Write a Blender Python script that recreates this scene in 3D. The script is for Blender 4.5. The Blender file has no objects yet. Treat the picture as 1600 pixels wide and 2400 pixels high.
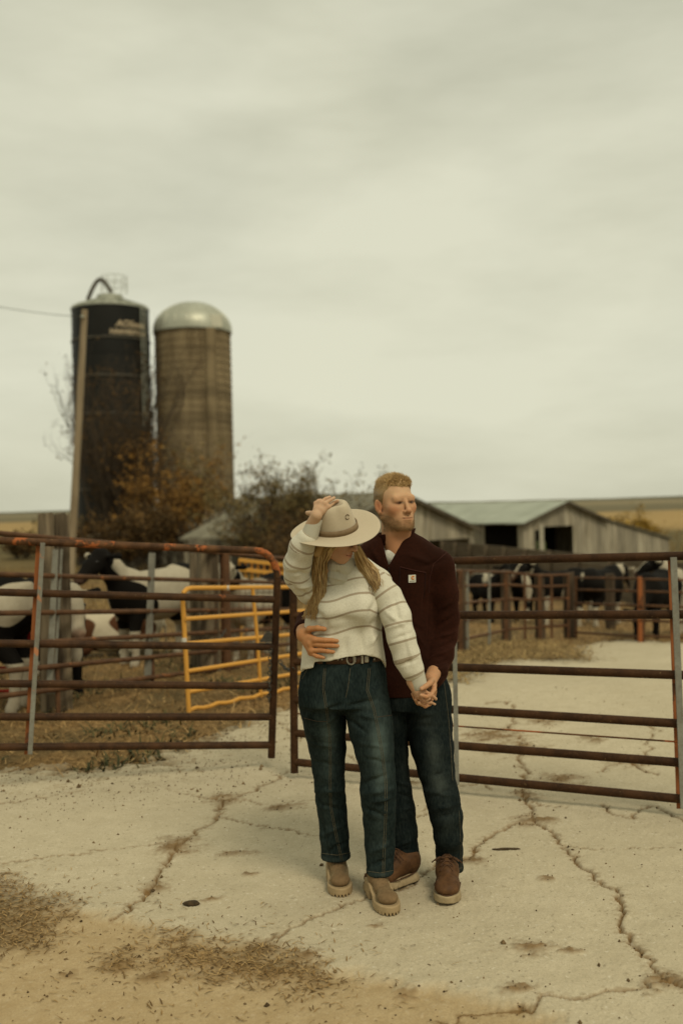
import bpy, bmesh, math, random
import numpy as np
from mathutils import Vector, Matrix
from mathutils.bvhtree import BVHTree

# ------------------------------------------------------------------ camera
SC = bpy.context.scene
FPX = 35.0 / 36.0 * 2400.0
ROLL, PITCH, CAM_H = math.radians(1.4), math.radians(-0.39), 1.68
cp, sp = math.cos(PITCH), math.sin(PITCH)
FWD = np.array([0, cp, sp]); R0 = np.array([1.0, 0, 0]); U0 = np.cross(R0, FWD)
RGT = math.cos(ROLL) * R0 - math.sin(ROLL) * U0
UPV = math.sin(ROLL) * R0 + math.cos(ROLL) * U0
CAM = np.array([0, 0, CAM_H])
cam_data = bpy.data.cameras.new('camera')
cam_data.lens = 35.0; cam_data.sensor_width = 36.0; cam_data.sensor_fit = 'AUTO'
cam_data.clip_start = 0.1; cam_data.clip_end = 20000
cam_data.dof.use_dof = True; cam_data.dof.focus_distance = 4.12; cam_data.dof.aperture_fstop = 1.7
cam = bpy.data.objects.new('camera', cam_data); SC.collection.objects.link(cam)
mw = Matrix.Identity(4)
for i in range(3):
    mw[i][0] = RGT[i]; mw[i][1] = UPV[i]; mw[i][2] = -FWD[i]; mw[i][3] = CAM[i]
cam.matrix_world = mw
SC.camera = cam

# ------------------------------------------------------------------ sky, sun, exposure
SUN_EL, SUN_AZ = math.radians(50), math.radians(28)      # azimuth from -Y (behind the camera) towards +X
world = bpy.data.worlds.new('World'); SC.world = world; world.use_nodes = True
nt = world.node_tree; N = nt.nodes; L = nt.links
N.clear()
wo = N.new('ShaderNodeOutputWorld'); mixw = N.new('ShaderNodeMixShader')
b1 = N.new('ShaderNodeBackground'); b2 = N.new('ShaderNodeBackground')
sky = N.new('ShaderNodeTexSky'); sky.sky_type = 'NISHITA'; sky.sun_disc = False
sky.sun_elevation = SUN_EL; sky.sun_rotation = math.radians(180) - SUN_AZ
sky.air_density = 1.0; sky.dust_density = 3.0
L.new(sky.outputs[0], b1.inputs[0]); b1.inputs[1].default_value = 0.09
tc = N.new('ShaderNodeTexCoord'); mp = N.new('ShaderNodeMapping')
mp.inputs['Scale'].default_value = (1.0, 1.0, 3.4); mp.inputs['Rotation'].default_value = (0, math.radians(-14), 0)
L.new(tc.outputs['Generated'], mp.inputs[0])
n1 = N.new('ShaderNodeTexNoise'); n1.inputs['Scale'].default_value = 1.55; n1.inputs['Detail'].default_value = 5
n1.inputs['Roughness'].default_value = 0.5; n1.inputs['Distortion'].default_value = 0.35
L.new(mp.outputs[0], n1.inputs['Vector'])
cr = N.new('ShaderNodeValToRGB')
cr.color_ramp.elements[0].position = 0.34; cr.color_ramp.elements[0].color = (0.462, 0.456, 0.335, 1)
cr.color_ramp.elements[1].position = 0.62; cr.color_ramp.elements[1].color = (0.655, 0.645, 0.495, 1)
n3 = N.new('ShaderNodeTexNoise'); n3.inputs['Scale'].default_value = 5.5; n3.inputs['Detail'].default_value = 6; n3.inputs['Roughness'].default_value = 0.6
L.new(mp.outputs[0], n3.inputs['Vector'])
mx = N.new('ShaderNodeMix'); mx.inputs[0].default_value = 0.24; L.new(n1.outputs[0], mx.inputs[2]); L.new(n3.outputs[0], mx.inputs[3])
L.new(mx.outputs[0], cr.inputs[0]); L.new(cr.outputs[0], b2.inputs[0]); b2.inputs[1].default_value = 1.0
n2 = N.new('ShaderNodeTexNoise'); n2.inputs['Scale'].default_value = 1.1; n2.inputs['Detail'].default_value = 3
mp2 = N.new('ShaderNodeMapping'); mp2.inputs['Location'].default_value = (3.1, 0.4, 1.2)
L.new(tc.outputs['Generated'], mp2.inputs[0]); L.new(mp2.outputs[0], n2.inputs['Vector'])
cr2 = N.new('ShaderNodeValToRGB')
cr2.color_ramp.elements[0].position = 0.30; cr2.color_ramp.elements[0].color = (0.86, 0.86, 0.86, 1)
cr2.color_ramp.elements[1].position = 0.60; cr2.color_ramp.elements[1].color = (1, 1, 1, 1)
L.new(n2.outputs[0], cr2.inputs[0]); L.new(cr2.outputs[0], mixw.inputs[0])
L.new(b1.outputs[0], mixw.inputs[1]); L.new(b2.outputs[0], mixw.inputs[2]); L.new(mixw.outputs[0], wo.inputs[0])
sl = bpy.data.lights.new('sun', 'SUN'); sl.energy = 1.5; sl.angle = math.radians(20); sl.color = (1.0, 0.89, 0.68)
sun = bpy.data.objects.new('sun', sl); SC.collection.objects.link(sun)
sd = Vector((math.sin(SUN_AZ) * math.cos(SUN_EL), -math.cos(SUN_AZ) * math.cos(SUN_EL), math.sin(SUN_EL)))
sun.rotation_euler = sd.to_track_quat('Z', 'Y').to_euler(); sun.location = sd * 30
SC.view_settings.view_transform = 'Standard'; SC.view_settings.look = 'None'
SC.view_settings.exposure = 0.19; SC.view_settings.gamma = 1.0; SC.view_settings.use_curve_mapping = False
SC.render.engine = 'CYCLES'
SC.cycles.max_bounces = 6; SC.cycles.diffuse_bounces = 3; SC.cycles.glossy_bounces = 3
SC.cycles.transmission_bounces = 4; SC.cycles.transparent_max_bounces = 8
SC.cycles.use_denoising = True; SC.cycles.caustics_reflective = False; SC.cycles.caustics_refractive = False

# ------------------------------------------------------------------ places
def W(px, py, d):
    return CAM + d * (FWD + RGT * (px - 800) / FPX - UPV * (py - 1200) / FPX)
def proj(p):
    q = np.asarray(p, float) - CAM
    z = q @ FWD
    return 800 + FPX * (q @ RGT) / z, 1200 - FPX * (q @ UPV) / z, z
def sstep(a, b, x):
    t = np.clip((x - a) / (b - a), 0, 1); return t * t * (3 - 2 * t)
SY = [-200, 0, 9, 11, 25, 50, 76, 350, 700, 1700, 2600, 9000]
SZ = [0, 0, 0, 0.10, 1.2, 2.6, 4.0, 6.6, 6.8, -0.9, -1.1, 6]
def hgt(x, y):
    x = np.asarray(x, float); y = np.asarray(y, float)
    a = 0.6 + 0.4 * sstep(-0.12, 0.05, x / np.maximum(y, 1.0))
    return -a * np.interp(y, SY, SZ)
def GP(px, py):
    r = FWD + RGT * (px - 800) / FPX - UPV * (py - 1200) / FPX
    a, b = 1.0, 3000.0
    ts = 1.0 * np.exp(np.linspace(0, math.log(2500), 4000))
    P = CAM + ts[:, None] * r
    below = np.nonzero(P[:, 2] < hgt(P[:, 0], P[:, 1]))[0]
    t = ts[below[0]] if len(below) else 2000.0
    return CAM + t * r

# ------------------------------------------------------------------ objects
COL = SC.collection
def tag(o, label=None, cat=None, group=None, kind=None):
    if label: o['label'] = label
    if cat: o['category'] = cat
    if group: o['group'] = group
    if kind: o['kind'] = kind
    return o
def put(o, parent=None):
    COL.objects.link(o)
    if parent is not None:
        o.parent = parent
        root = parent; m = Matrix.Identity(4)
        while root is not None:
            m = Matrix.Translation(root.location) @ m if root.type == 'EMPTY' else m
            root = root.parent
        o.matrix_parent_inverse = (m.inverted() if parent.type == 'EMPTY' else Matrix.Identity(4))
    return o
def empty(name, loc, label=None, cat=None, group=None):
    e = bpy.data.objects.new(name, None); e.location = Vector(loc); e.empty_display_size = 0.2
    COL.objects.link(e); tag(e, label, cat, group); return e
def mesh_np(name, V, F, mat=None, parent=None, smooth=True, attrs=None, Fs=None):
    """V (n,3); F (m,k) all the same size, or Fs list of such arrays"""
    me = bpy.data.meshes.new(name)
    Fs = [np.asarray(f, np.int32) for f in (Fs if Fs is not None else [F]) if len(f)]
    me.vertices.add(len(V)); me.vertices.foreach_set('co', np.asarray(V, np.float32).ravel())
    nl = sum(f.size for f in Fs); nf = sum(len(f) for f in Fs)
    me.loops.add(nl); me.polygons.add(nf)
    me.loops.foreach_set('vertex_index', np.concatenate([f.ravel() for f in Fs]).astype(np.int32))
    tot = np.concatenate([np.full(len(f), f.shape[1], np.int32) for f in Fs])
    st = np.concatenate([[0], np.cumsum(tot)[:-1]]).astype(np.int32)
    me.polygons.foreach_set('loop_start', st); me.polygons.foreach_set('loop_total', tot)
    me.polygons.foreach_set('use_smooth', np.full(nf, smooth))
    if attrs:
        for k, a in attrs.items():
            a = np.asarray(a, np.float32)
            if a.ndim == 1:
                at = me.attributes.new(k, 'FLOAT', 'POINT'); at.data.foreach_set('value', a)
            else:
                at = me.attributes.new(k, 'FLOAT_COLOR', 'POINT')
                if a.shape[1] == 3: a = np.concatenate([a, np.ones((len(a), 1), np.float32)], 1)
                at.data.foreach_set('color', a.ravel())
    me.update(calc_edges=True)
    o = bpy.data.objects.new(name, me)
    if mat is not None: me.materials.append(mat)
    put(o, parent); return o

class MB:
    """collects shapes for ONE mesh object"""
    def __init__(s): s.v = []; s.f = []; s.n = 0
    def add(s, V, F):
        V = np.asarray(V, float).reshape(-1, 3)
        s.v.append(V); s.f += [tuple(int(i) + s.n for i in f) for f in F]; s.n += len(V)
    def box(s, c, size, R=None, bev=0.0):
        sx, sy, sz = [x / 2 for x in size]
        V = np.array([[-sx,-sy,-sz],[sx,-sy,-sz],[sx,sy,-sz],[-sx,sy,-sz],[-sx,-sy,sz],[sx,-sy,sz],[sx,sy,sz],[-sx,sy,sz]])
        if R is not None: V = V @ np.asarray(R).T
        s.add(V + np.asarray(c), [(0,3,2,1),(4,5,6,7),(0,1,5,4),(1,2,6,5),(2,3,7,6),(3,0,4,7)])
    def hexa(s, P):
        s.add(P, [(0,3,2,1),(4,5,6,7),(0,1,5,4),(1,2,6,5),(2,3,7,6),(3,0,4,7)])
    def bar(s, a, b, w, t, face=(0, -1, 0)):
        """flat bar from a to b; width w across, thickness t towards face"""
        a = np.asarray(a, float); b = np.asarray(b, float); ax = (b - a) / np.linalg.norm(b - a)
        f = np.asarray(face, float); f = f - ax * (f @ ax); f /= np.linalg.norm(f); sd = np.cross(ax, f)
        P = []
        for c in (a, b):
            P += [c - sd*w/2 - f*t/2, c + sd*w/2 - f*t/2, c + sd*w/2 + f*t/2, c - sd*w/2 + f*t/2]
        s.hexa(P)
    def tube(s, pts, r, n=10, caps=True, rad=None):
        pts = np.asarray(pts, float); m = len(pts)
        rr = np.full(m, r) if rad is None else np.asarray(rad, float)
        T = np.gradient(pts, axis=0); T /= np.linalg.norm(T, axis=1)[:, None] + 1e-12
        ref = np.array([0, 0, 1.0]) if abs(T[0][2]) < 0.9 else np.array([0, 1.0, 0])
        V = []
        u = np.cross(T[0], ref); u /= np.linalg.norm(u)
        ang = np.arange(n) * 2 * math.pi / n
        for i in range(m):
            u = u - T[i] * (u @ T[i]); u /= np.linalg.norm(u) + 1e-12; w = np.cross(T[i], u)
            V.append(pts[i] + rr[i] * (np.cos(ang)[:, None] * u + np.sin(ang)[:, None] * w))
        V = np.concatenate(V); F = []
        for i in range(m - 1):
            for j in range(n):
                k = (j + 1) % n
                F.append((i*n+j, i*n+k, (i+1)*n+k, (i+1)*n+j))
        if caps: F.append(tuple(range(n))[::-1]); F.append(tuple((m-1)*n + j for j in range(n)))
        s.add(V, F)
    def sphere(s, c, r, nu=12, nv=8):
        r = np.asarray(r, float) * np.ones(3); V = [[0,0,-1]]; 
        for i in range(1, nv):
            p = -math.pi/2 + math.pi*i/nv
            for j in range(nu):
                q = 2*math.pi*j/nu; V.append([math.cos(p)*math.cos(q), math.cos(p)*math.sin(q), math.sin(p)])
        V.append([0,0,1]); V = np.array(V)*r + np.asarray(c); F = []
        for j in range(nu): F.append((0, 1+(j+1)%nu, 1+j))
        for i in range(nv-2):
            for j in range(nu):
                a = 1+i*nu+j; b = 1+i*nu+(j+1)%nu; F.append((a, b, b+nu, a+nu))
        e = len(V)-1
        for j in range(nu): F.append((e, e-nu+j, e-nu+(j+1)%nu))
        s.add(V, F)
    def build(s, name, mat, parent=None, smooth=False, bevel=0.0, solid=0.0):
        me = bpy.data.meshes.new(name)
        V = np.concatenate(s.v) if s.v else np.zeros((0, 3))
        me.from_pydata(V.tolist(), [], s.f)
        if smooth: me.polygons.foreach_set('use_smooth', [True]*len(me.polygons))
        me.update()
        if mat is not None: me.materials.append(mat)
        o = bpy.data.objects.new(name, me); put(o, parent)
        if bevel:
            m = o.modifiers.new('bevel', 'BEVEL'); m.width = bevel; m.segments = 2; m.limit_method = 'ANGLE'
        if smooth and not bevel:
            try: me.set_sharp_from_angle(angle=math.radians(50))
            except Exception: pass
        return o

# ------------------------------------------------------------------ materials
def newmat(name):
    m = bpy.data.materials.new(name); m.use_nodes = True
    t = m.node_tree; return m, t, t.nodes['Principled BSDF']
def nnode(t, kind, **kw):
    n = t.nodes.new(kind)
    for k, v in kw.items():
        if k in n.inputs: n.inputs[k].default_value = v
        else: setattr(n, k, v)
    return n
def mixc(t, fac, a, b, blend='MIX'):
    n = t.nodes.new('ShaderNodeMix'); n.data_type = 'RGBA'; n.blend_type = blend
    for sock, v in ((n.inputs[0], fac), (n.inputs[6], a), (n.inputs[7], b)):
        if hasattr(v, 'links') or isinstance(v, bpy.types.NodeSocket): t.links.new(v, sock)
        elif isinstance(v, (int, float)): sock.default_value = v
        else: sock.default_value = (*v, 1) if len(v) == 3 else v
    return n.outputs[2]
def mathn(t, op, a, b=None, clamp=False):
    n = t.nodes.new('ShaderNodeMath'); n.operation = op; n.use_clamp = clamp
    for sock, v in ((n.inputs[0], a), (n.inputs[1], b)):
        if v is None: continue
        if isinstance(v, bpy.types.NodeSocket): t.links.new(v, sock)
        else: sock.default_value = v
    return n.outputs[0]
def ramp(t, x, *stops):
    n = t.nodes.new('ShaderNodeValToRGB'); e = n.color_ramp.elements
    while len(e) < len(stops): e.new(0.5)
    for el, (p, c) in zip(e, stops):
        el.position = p; el.color = (*c, 1) if hasattr(c, '__len__') else (c, c, c, 1)
    t.links.new(x, n.inputs[0]); return n.outputs[0]
def noise(t, scale, detail=4, rough=0.55, vec=None, dist=0.0, stretch=None):
    n = nnode(t, 'ShaderNodeTexNoise', Scale=scale, Detail=detail, Roughness=rough, Distortion=dist)
    if vec is None:
        vec = t.nodes.new('ShaderNodeTexCoord').outputs['Object']
    if stretch is not None:
        m = t.nodes.new('ShaderNodeMapping'); m.inputs['Scale'].default_value = stretch
        t.links.new(vec, m.inputs[0]); vec = m.outputs[0]
    t.links.new(vec, n.inputs['Vector']); return n.outputs[0]
def attr(t, name, color=False):
    n = t.nodes.new('ShaderNodeAttribute'); n.attribute_name = name
    return n.outputs['Color'] if color else n.outputs['Fac']
def bump(t, bsdf, h, strength=0.3, dist=0.01):
    n = nnode(t, 'ShaderNodeBump', Strength=strength, Distance=dist)
    t.links.new(h, n.inputs['Height']); t.links.new(n.outputs[0], bsdf.inputs['Normal'])
def island(t):
    return t.nodes.new('ShaderNodeNewGeometry').outputs['Random Per Island']
def plain(name, c1, c2=None, scale=20, rough=0.8, metal=0.0, bmp=0.0, bscale=None, stretch=None, spec=0.3, isl=0.0, bdist=0.01):
    m, t, b = newmat(name)
    c2 = c2 or tuple(x * 0.7 for x in c1)
    nz = noise(t, scale, stretch=stretch)
    col = mixc(t, ramp(t, nz, (0.35, 0.0), (0.65, 1.0)), c1, c2)
    if isl:
        v = mathn(t, 'ADD', mathn(t, 'MULTIPLY', island(t), isl), 1 - isl / 2)
        h = t.nodes.new('ShaderNodeHueSaturation'); t.links.new(v, h.inputs['Value']); t.links.new(col, h.inputs['Color']); col = h.outputs[0]
    t.links.new(col, b.inputs['Base Color'])
    b.inputs['Roughness'].default_value = rough; b.inputs['Metallic'].default_value = metal
    b.inputs['Specular IOR Level'].default_value = spec
    if bmp: bump(t, b, noise(t, bscale or scale * 4, stretch=stretch), bmp, bdist)
    return m
# ================================================================== GROUND
rng = np.random.default_rng(7)
def vnoise(P, freq, seed=0, octs=3):
    """cheap smooth noise in -1..1, P (n,2|3)"""
    r = np.random.default_rng(seed); out = 0; amp = 1; tot = 0
    P = np.asarray(P, float)
    for o in range(octs):
        s = 0
        for k in range(5):
            d = r.normal(size=P.shape[1]); d /= np.linalg.norm(d)
            s = s + np.sin(P @ d * freq * 6.283 * r.uniform(0.7, 1.3) + r.uniform(0, 6.28))
        out = out + amp * s / 2.4; tot += amp; amp *= 0.55; freq *= 2.03
    return out / tot
def px_poly(pts, s=1.0):
    return np.array([GP(a * s, b * s)[:2] for a, b in pts])
def seg_dist(P, line, extra=None):
    d = np.full(len(P), 1e9); ex = np.zeros(len(P))
    for i, (a, b) in enumerate(zip(line[:-1], line[1:])):
        ab = b - a; t = np.clip(((P - a) @ ab) / (ab @ ab + 1e-12), 0, 1)
        q = np.hypot(*(P - a - t[:, None] * ab).T)
        m = q < d; d = np.where(m, q, d)
    return d
def inside(P, poly):
    c = np.zeros(len(P), bool); n = len(poly)
    for i in range(n):
        a, b = poly[i], poly[(i + 1) % n]
        m = (a[1] > P[:, 1]) != (b[1] > P[:, 1])
        x = (b[0] - a[0]) * (P[:, 1] - a[1]) / (b[1] - a[1] + 1e-12) + a[0]
        c ^= m & (P[:, 0] < x)
    return c
def sd_poly(P, poly):
    d = seg_dist(P, np.concatenate([poly, poly[:1]])); return np.where(inside(P, poly), -d, d)

S = 1.0204
ny, nx = 620, 600
iy = np.linspace(1 / 2.3, 1 / 42.0, ny); gy = 1 / iy
gu = np.linspace(-1, 1, nx)
GX = gu[None, :] * (gy[:, None] + 0.9) * 0.47; GY = np.repeat(gy[:, None], nx, 1)
P2 = np.stack([GX.ravel(), GY.ravel()], 1)
def jag(line, amp=0.03, n=6, seed=1):
    r = np.random.default_rng(seed); out = []
    for a, b in zip(line[:-1], line[1:]):
        L = np.linalg.norm(b - a)
        for k in range(n):
            out.append(a + (b - a) * k / n + r.normal(size=2) * min(amp, L * 0.06))
    out.append(line[-1]); return np.array(out)
cracks = [  # 1568-wide pixels along each crack, half width (m), seed
    ([(660,1770),(600,1815),(520,1838),(497,1870),(450,1920),(400,1945),(385,1985),(345,2045),(300,2090),(255,2105)], .010),
    ([(497,1873),(560,1890),(640,1905),(730,1920)], .005),
    ([(395,1938),(300,1945),(180,1960),(60,1978),(-40,1992)], .004),
    ([(515,1838),(620,1848),(730,1838)], .004), ([(500,1838),(440,1828),(380,1810)], .003),
    ([(585,2172),(640,2145),(720,2110),(790,2080),(850,2060),(920,2040),(1000,1985)], .006),
    ([(1075,1980),(1095,1945),(1130,1915),(1180,1895),(1230,1893),(1270,1910),(1300,1950),(1350,2000),(1410,2040),(1425,2060),(1418,2110),(1440,2150),(1480,2200),(1520,2250),(1575,2275)], .009),
    ([(1228,1890),(1218,1850),(1206,1826),(1204,1780),(1190,1740),(1200,1690)], .010),
    ([(1210,1838),(1240,1850),(1300,1856)], .004),
    ([(1385,1848),(1400,1870),(1450,1880),(1470,1862),(1500,1850),(1568,1885),(1620,1900)], .006),
    ([(1060,1806),(1110,1800),(1130,1815)], .005), ([(1300,1945),(1400,1952),(1600,1938)], .003),
    ([(1370,1775),(1400,1760),(1440,1745),(1470,1770),(1510,1780)], .008),
    ([(1110,1615),(1160,1612),(1180,1640),(1175,1680)], .010), ([(1480,1650),(1500,1690),(1470,1760)], .007),
    ([(-30,1852),(60,1840),(190,1816)], .006), ([(960,1880),(985,1850),(1040,1800)], .004),
    ([(1590,2246),(1480,2265),(1250,2305),(1000,2330)], .006),
    ([(690,1640),(760,1700),(830,1760)], .005), ([(640,1660),(690,1700)], .005)]
crack_d = np.full(len(P2), 1e3)
CL = []
for k, (ln, w) in enumerate(cracks):
    l = jag(px_poly(ln, S), 0.022, 7, k); CL.append((l, w))
    for g in range(0, len(l) - 1, 7):
        part = l[g:g + 8]; lo, hi = part.min(0) - 0.06, part.max(0) + 0.06
        b_ = np.nonzero((P2[:, 0] > lo[0]) & (P2[:, 0] < hi[0]) & (P2[:, 1] > lo[1]) & (P2[:, 1] < hi[1]))[0]
        if len(b_): crack_d[b_] = np.minimum(crack_d[b_], seg_dist(P2[b_], part) / w)
wob = vnoise(P2, 6, 3); wob2 = vnoise(P2, 1.3, 4, 4); wob3 = vnoise(P2, 22, 5, 2)
crack_m = np.clip(1.15 - crack_d * 1.25 * (1 + 0.6 * wob), 0, 1)
# dirt knots along the cracks and little dung spots: (px, py, rx m, ry m)
spots = [(512,1838,.10,.12),(405,1945,.12,.16),(350,2040,.07,.08),(1085,1978,.09,.06),(1225,1885,.13,.10),(1207,1828,.09,.10),(1530,2255,.10,.09),
         (600,2172,.08,.06),(545,1960,.10,.05),(1220,2180,.12,.06),(1185,2270,.07,.04),(930,2280,.06,.04),(150,2230,.05,.04),(650,1855,.12,.07),(1300,2185,.05,.03),
         (270,2210,.09,.06),(360,2235,.07,.05),(1245,1655,.16,.2),(1460,1750,.2,.14),(1190,1720,.22,.2),(1360,1700,.1,.1),(1255,2020,.05,.03),(575,2010,.05,.03),(620,2235,.05,.03),
         (700,2190,.06,.04),(1130,1690,.25,.25),(1290,1790,.15,.14),(860,2130,.04,.03),(930,1800,.1,.08),(480,2070,.05,.03)]
spot_m = np.zeros(len(P2))
for a, b, rx, ry in spots:
    c = GP(a * S, b * S)[:2]
    b_ = np.nonzero((np.abs(P2[:, 0] - c[0]) < 2.2 * rx) & (np.abs(P2[:, 1] - c[1]) < 2.2 * ry))[0]
    q = np.hypot((P2[b_, 0] - c[0]) / rx, (P2[b_, 1] - c[1]) / ry)
    spot_m[b_] = np.maximum(spot_m[b_], np.clip(1.15 - q + 0.45 * wob[b_] + 0.3 * wob3[b_], 0, 1))
# areas
sand_poly = px_poly([(-600,2128),(0,2120),(168,2128),(245,2143),(357,2168),(434,2184),(577,2209),(714,2240),(800,2272),(953,2301),(1116,2332),(1234,2360),(1300,2380),(1250,2640),(-900,2900)])
mulch_polys = [px_poly([(-500,2030),(0,2056),(60,2075),(185,2118),(140,2175),(100,2210),(0,2215),(-500,2230)]),
               px_poly([(360,2172),(440,2180),(560,2212),(640,2232),(740,2258),(770,2300),(740,2318),(680,2295),(600,2285),(500,2292),(440,2275),(370,2262)]),
               px_poly([(250,2225),(300,2215),(310,2240),(280,2262),(245,2250)])]
pen_poly = px_poly([(-500,1800),(0,1800),(200,1806),(384,1788),(402,1765),(491,1729),(625,1684),(700,1655),(860,1600),(1000,1545),(1078,1562),(1200,1542),(1340,1545),(1345,1515),(1440,1500),(1600,1505),(1900,1520),(1900,1380),(800,1330),(-500,1330)])
sd_sand = sd_poly(P2, sand_poly) + 0.035 * wob + 0.03 * wob2
sd_pen = sd_poly(P2, pen_poly) + 0.10 * wob + 0.10 * wob2
sd_m = np.minimum.reduce([sd_poly(P2, q) for q in mulch_polys]) + 0.05 * wob + 0.05 * wob2 + .02 * wob3
sd_pen = np.where(P2[:, 1] > 19, -1.0, sd_pen)
sand_m = np.clip(0.5 - sd_sand / 0.10, 0, 1); pen_m = np.clip(0.5 - sd_pen / 0.22, 0, 1); mulch_m = np.clip(0.42 - sd_m / 0.15, 0, 1) * (.72 + .28 * wob3)
# crumbs of litter strewn on the slab next to the pen
strew = np.clip(0.75 - np.maximum(sd_pen, 0) / 0.9, 0, 1) * (vnoise(P2, 5, 9) + 0.5 * wob3 > 0.55)
mulch_m = np.maximum(mulch_m, 0.8 * strew)
GZ = hgt(P2[:, 0], P2[:, 1]) + 0.006 * wob2
GZ += -0.016 * np.clip(crack_m * 1.4, 0, 1) * (1 - pen_m) * (1 - sand_m) - 0.02 * sand_m - 0.02 * pen_m
GZ += 0.012 * spot_m * (0.6 + 0.4 * wob3) + 0.010 * mulch_m * (0.6 + 0.5 * wob3) * (1 - 0.7 * strew)
GZ += 0.035 * pen_m * (wob * 0.6 + wob3 * 0.4) * np.clip(P2[:, 1] / 8, 0.4, 1.6)
GZ += 0.0012 * rng.normal(size=len(P2)) * (P2[:, 1] < 9)
GV = np.stack([P2[:, 0], P2[:, 1], GZ], 1)
idx = np.arange(ny * nx).reshape(ny, nx)
quads = np.stack([idx[:-1, :-1], idx[:-1, 1:], idx[1:, 1:], idx[1:, :-1]], -1).reshape(-1, 4)
dirt_attr = np.clip(np.maximum.reduce([crack_m * 1.5, .6 * np.clip(1.1 - crack_d * .5 * np.maximum(.35, 1 + .9 * wob3 + .5 * wob), 0, 1), spot_m * 0.9]), 0, 1)
def fine_z(x, y):
    """height of the fine ground sheet"""
    x = np.asarray(x, float); y = np.asarray(y, float)
    fy = (1 / np.maximum(y, .1) - iy[0]) / (iy[-1] - iy[0]) * (ny - 1)
    fx = (x / ((y + 0.9) * 0.47) + 1) / 2 * (nx - 1)
    i = np.clip(np.rint(fy), 0, ny - 1).astype(int); j = np.clip(np.rint(fx), 0, nx - 1).astype(int)
    return GZ.reshape(ny, nx)[i, j], (i * nx + j)

def ground_mat():
    m, t, b = newmat('yard_ground')
    pos = t.nodes.new('ShaderNodeNewGeometry').outputs['Position']
    big = noise(t, 0.9, 5, 0.6, pos); mid = noise(t, 9, 5, 0.65, pos); fin = noise(t, 130, 3, 0.7, pos); sp_ = noise(t, 46, 2, 0.5, pos)
    c = mixc(t, ramp(t, big, (0.3, 0.0), (0.7, 1.0)), (0.530, 0.465, 0.332), (0.450, 0.390, 0.270))
    c = mixc(t, ramp(t, mid, (0.38, 0.0), (0.72, 0.6)), c, (0.40, 0.342, 0.228))
    c = mixc(t, ramp(t, fin, (0.44, 0.0), (0.68, 0.5)), c, (0.31, 0.262, 0.175))
    c = mixc(t, ramp(t, sp_, (0.63, 0.0), (0.70, 0.45)), c, (0.20, 0.165, 0.11))
    c = mixc(t, ramp(t, sp_, (0.28, 0.6), (0.36, 0.0)), c, (0.60, 0.55, 0.43))
    # sand and gravel of the lane
    s_ = mixc(t, ramp(t, mid, (0.3, 0.0), (0.7, 1.0)), (0.45, 0.350, 0.205), (0.36, 0.265, 0.140))
    s_ = mixc(t, ramp(t, fin, (0.42, 0.0), (0.68, 0.6)), s_, (0.30, 0.215, 0.115))
    s_ = mixc(t, ramp(t, sp_, (0.60, 0.0), (0.68, 0.4)), s_, (0.47, 0.38, 0.25))
    c = mixc(t, attr(t, 'sand'), c, s_)
    d_ = mixc(t, ramp(t, mid, (0.3, 0.0), (0.7, 1.0)), (0.20, 0.118, 0.046), (0.11, 0.064, 0.025))
    d_ = mixc(t, ramp(t, fin, (0.45, 0.0), (0.7, 0.7)), d_, (0.24, 0.16, 0.07))
    c = mixc(t, attr(t, 'dirt'), c, d_)
    straw = noise(t, 30, 4, 0.7, pos, 1.0, (0.35, 1.4, 1))
    p_ = mixc(t, ramp(t, straw, (0.38, 0.0), (0.62, 1.0)), (0.125, 0.076, 0.030), (0.29, 0.185, 0.078))
    p_ = mixc(t, ramp(t, big, (0.45, 0.0), (0.62, 0.6)), p_, (0.055, 0.050, 0.026))
    c = mixc(t, mathn(t, 'MAXIMUM', attr(t, 'pen'), attr(t, 'mulch')), c, p_)
    t.links.new(c, b.inputs['Base Color']); b.inputs['Roughness'].default_value = 0.95; b.inputs['Specular IOR Level'].default_value = 0.12
    h = mathn(t, 'ADD', mathn(t, 'MULTIPLY', fin, 0.6), mathn(t, 'MULTIPLY', sp_, 0.5))
    bump(t, b, h, 0.45, 0.006)
    return m
GM = ground_mat()
ATT = dict(dirt=dirt_attr, sand=sand_m, pen=pen_m, mulch=mulch_m)
fc = quads[:, 0]
sel_s = sand_m[fc] > 0.5; sel_p = (pen_m[fc] > 0.5) & ~sel_s
def sub_mesh(name, sel):
    q = quads[sel]; u, inv = np.unique(q, return_inverse=True)
    o = mesh_np(name, GV[u], inv.reshape(q.shape), GM, attrs={k: v[u] for k, v in ATT.items()})
    tag(o, kind='structure'); return o
sub_mesh('concrete_yard', ~(sel_s | sel_p)); sub_mesh('gravel_lane', sel_s); sub_mesh('pen_ground', sel_p)

# far ground: one sheet to the horizon
ys = np.concatenate([np.linspace(-60, 2, 12), np.array([4, 6, 8, 9, 11, 14, 18, 22, 25, 32, 40]), np.geomspace(48, 9000, 90)])
us = np.sinh(np.linspace(-5.2, 5.2, 181)) / np.sinh(5.2)
FX = us[None, :] * (np.abs(ys)[:, None] * 2.2 + 60); FY = np.repeat(ys[:, None], len(us), 1)
FZ = hgt(FX, FY) - 0.14 * (1 - sstep(38, 60, FY))
fp = np.stack([FX.ravel(), FY.ravel()], 1)
FZ = FZ.ravel() + 0.5 * vnoise(fp, 0.004, 21, 3) * sstep(120, 500, fp[:, 1]) * 2.0 + 9.0 * np.clip(vnoise(fp, 0.0006, 22, 2), 0, 1) * sstep(1300, 2300, fp[:, 1])
FV = np.stack([fp[:, 0], fp[:, 1], FZ], 1)
i2 = np.arange(len(fp)).reshape(FX.shape)
q2 = np.stack([i2[:-1, :-1], i2[:-1, 1:], i2[1:, 1:], i2[1:, :-1]], -1).reshape(-1, 4)
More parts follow.
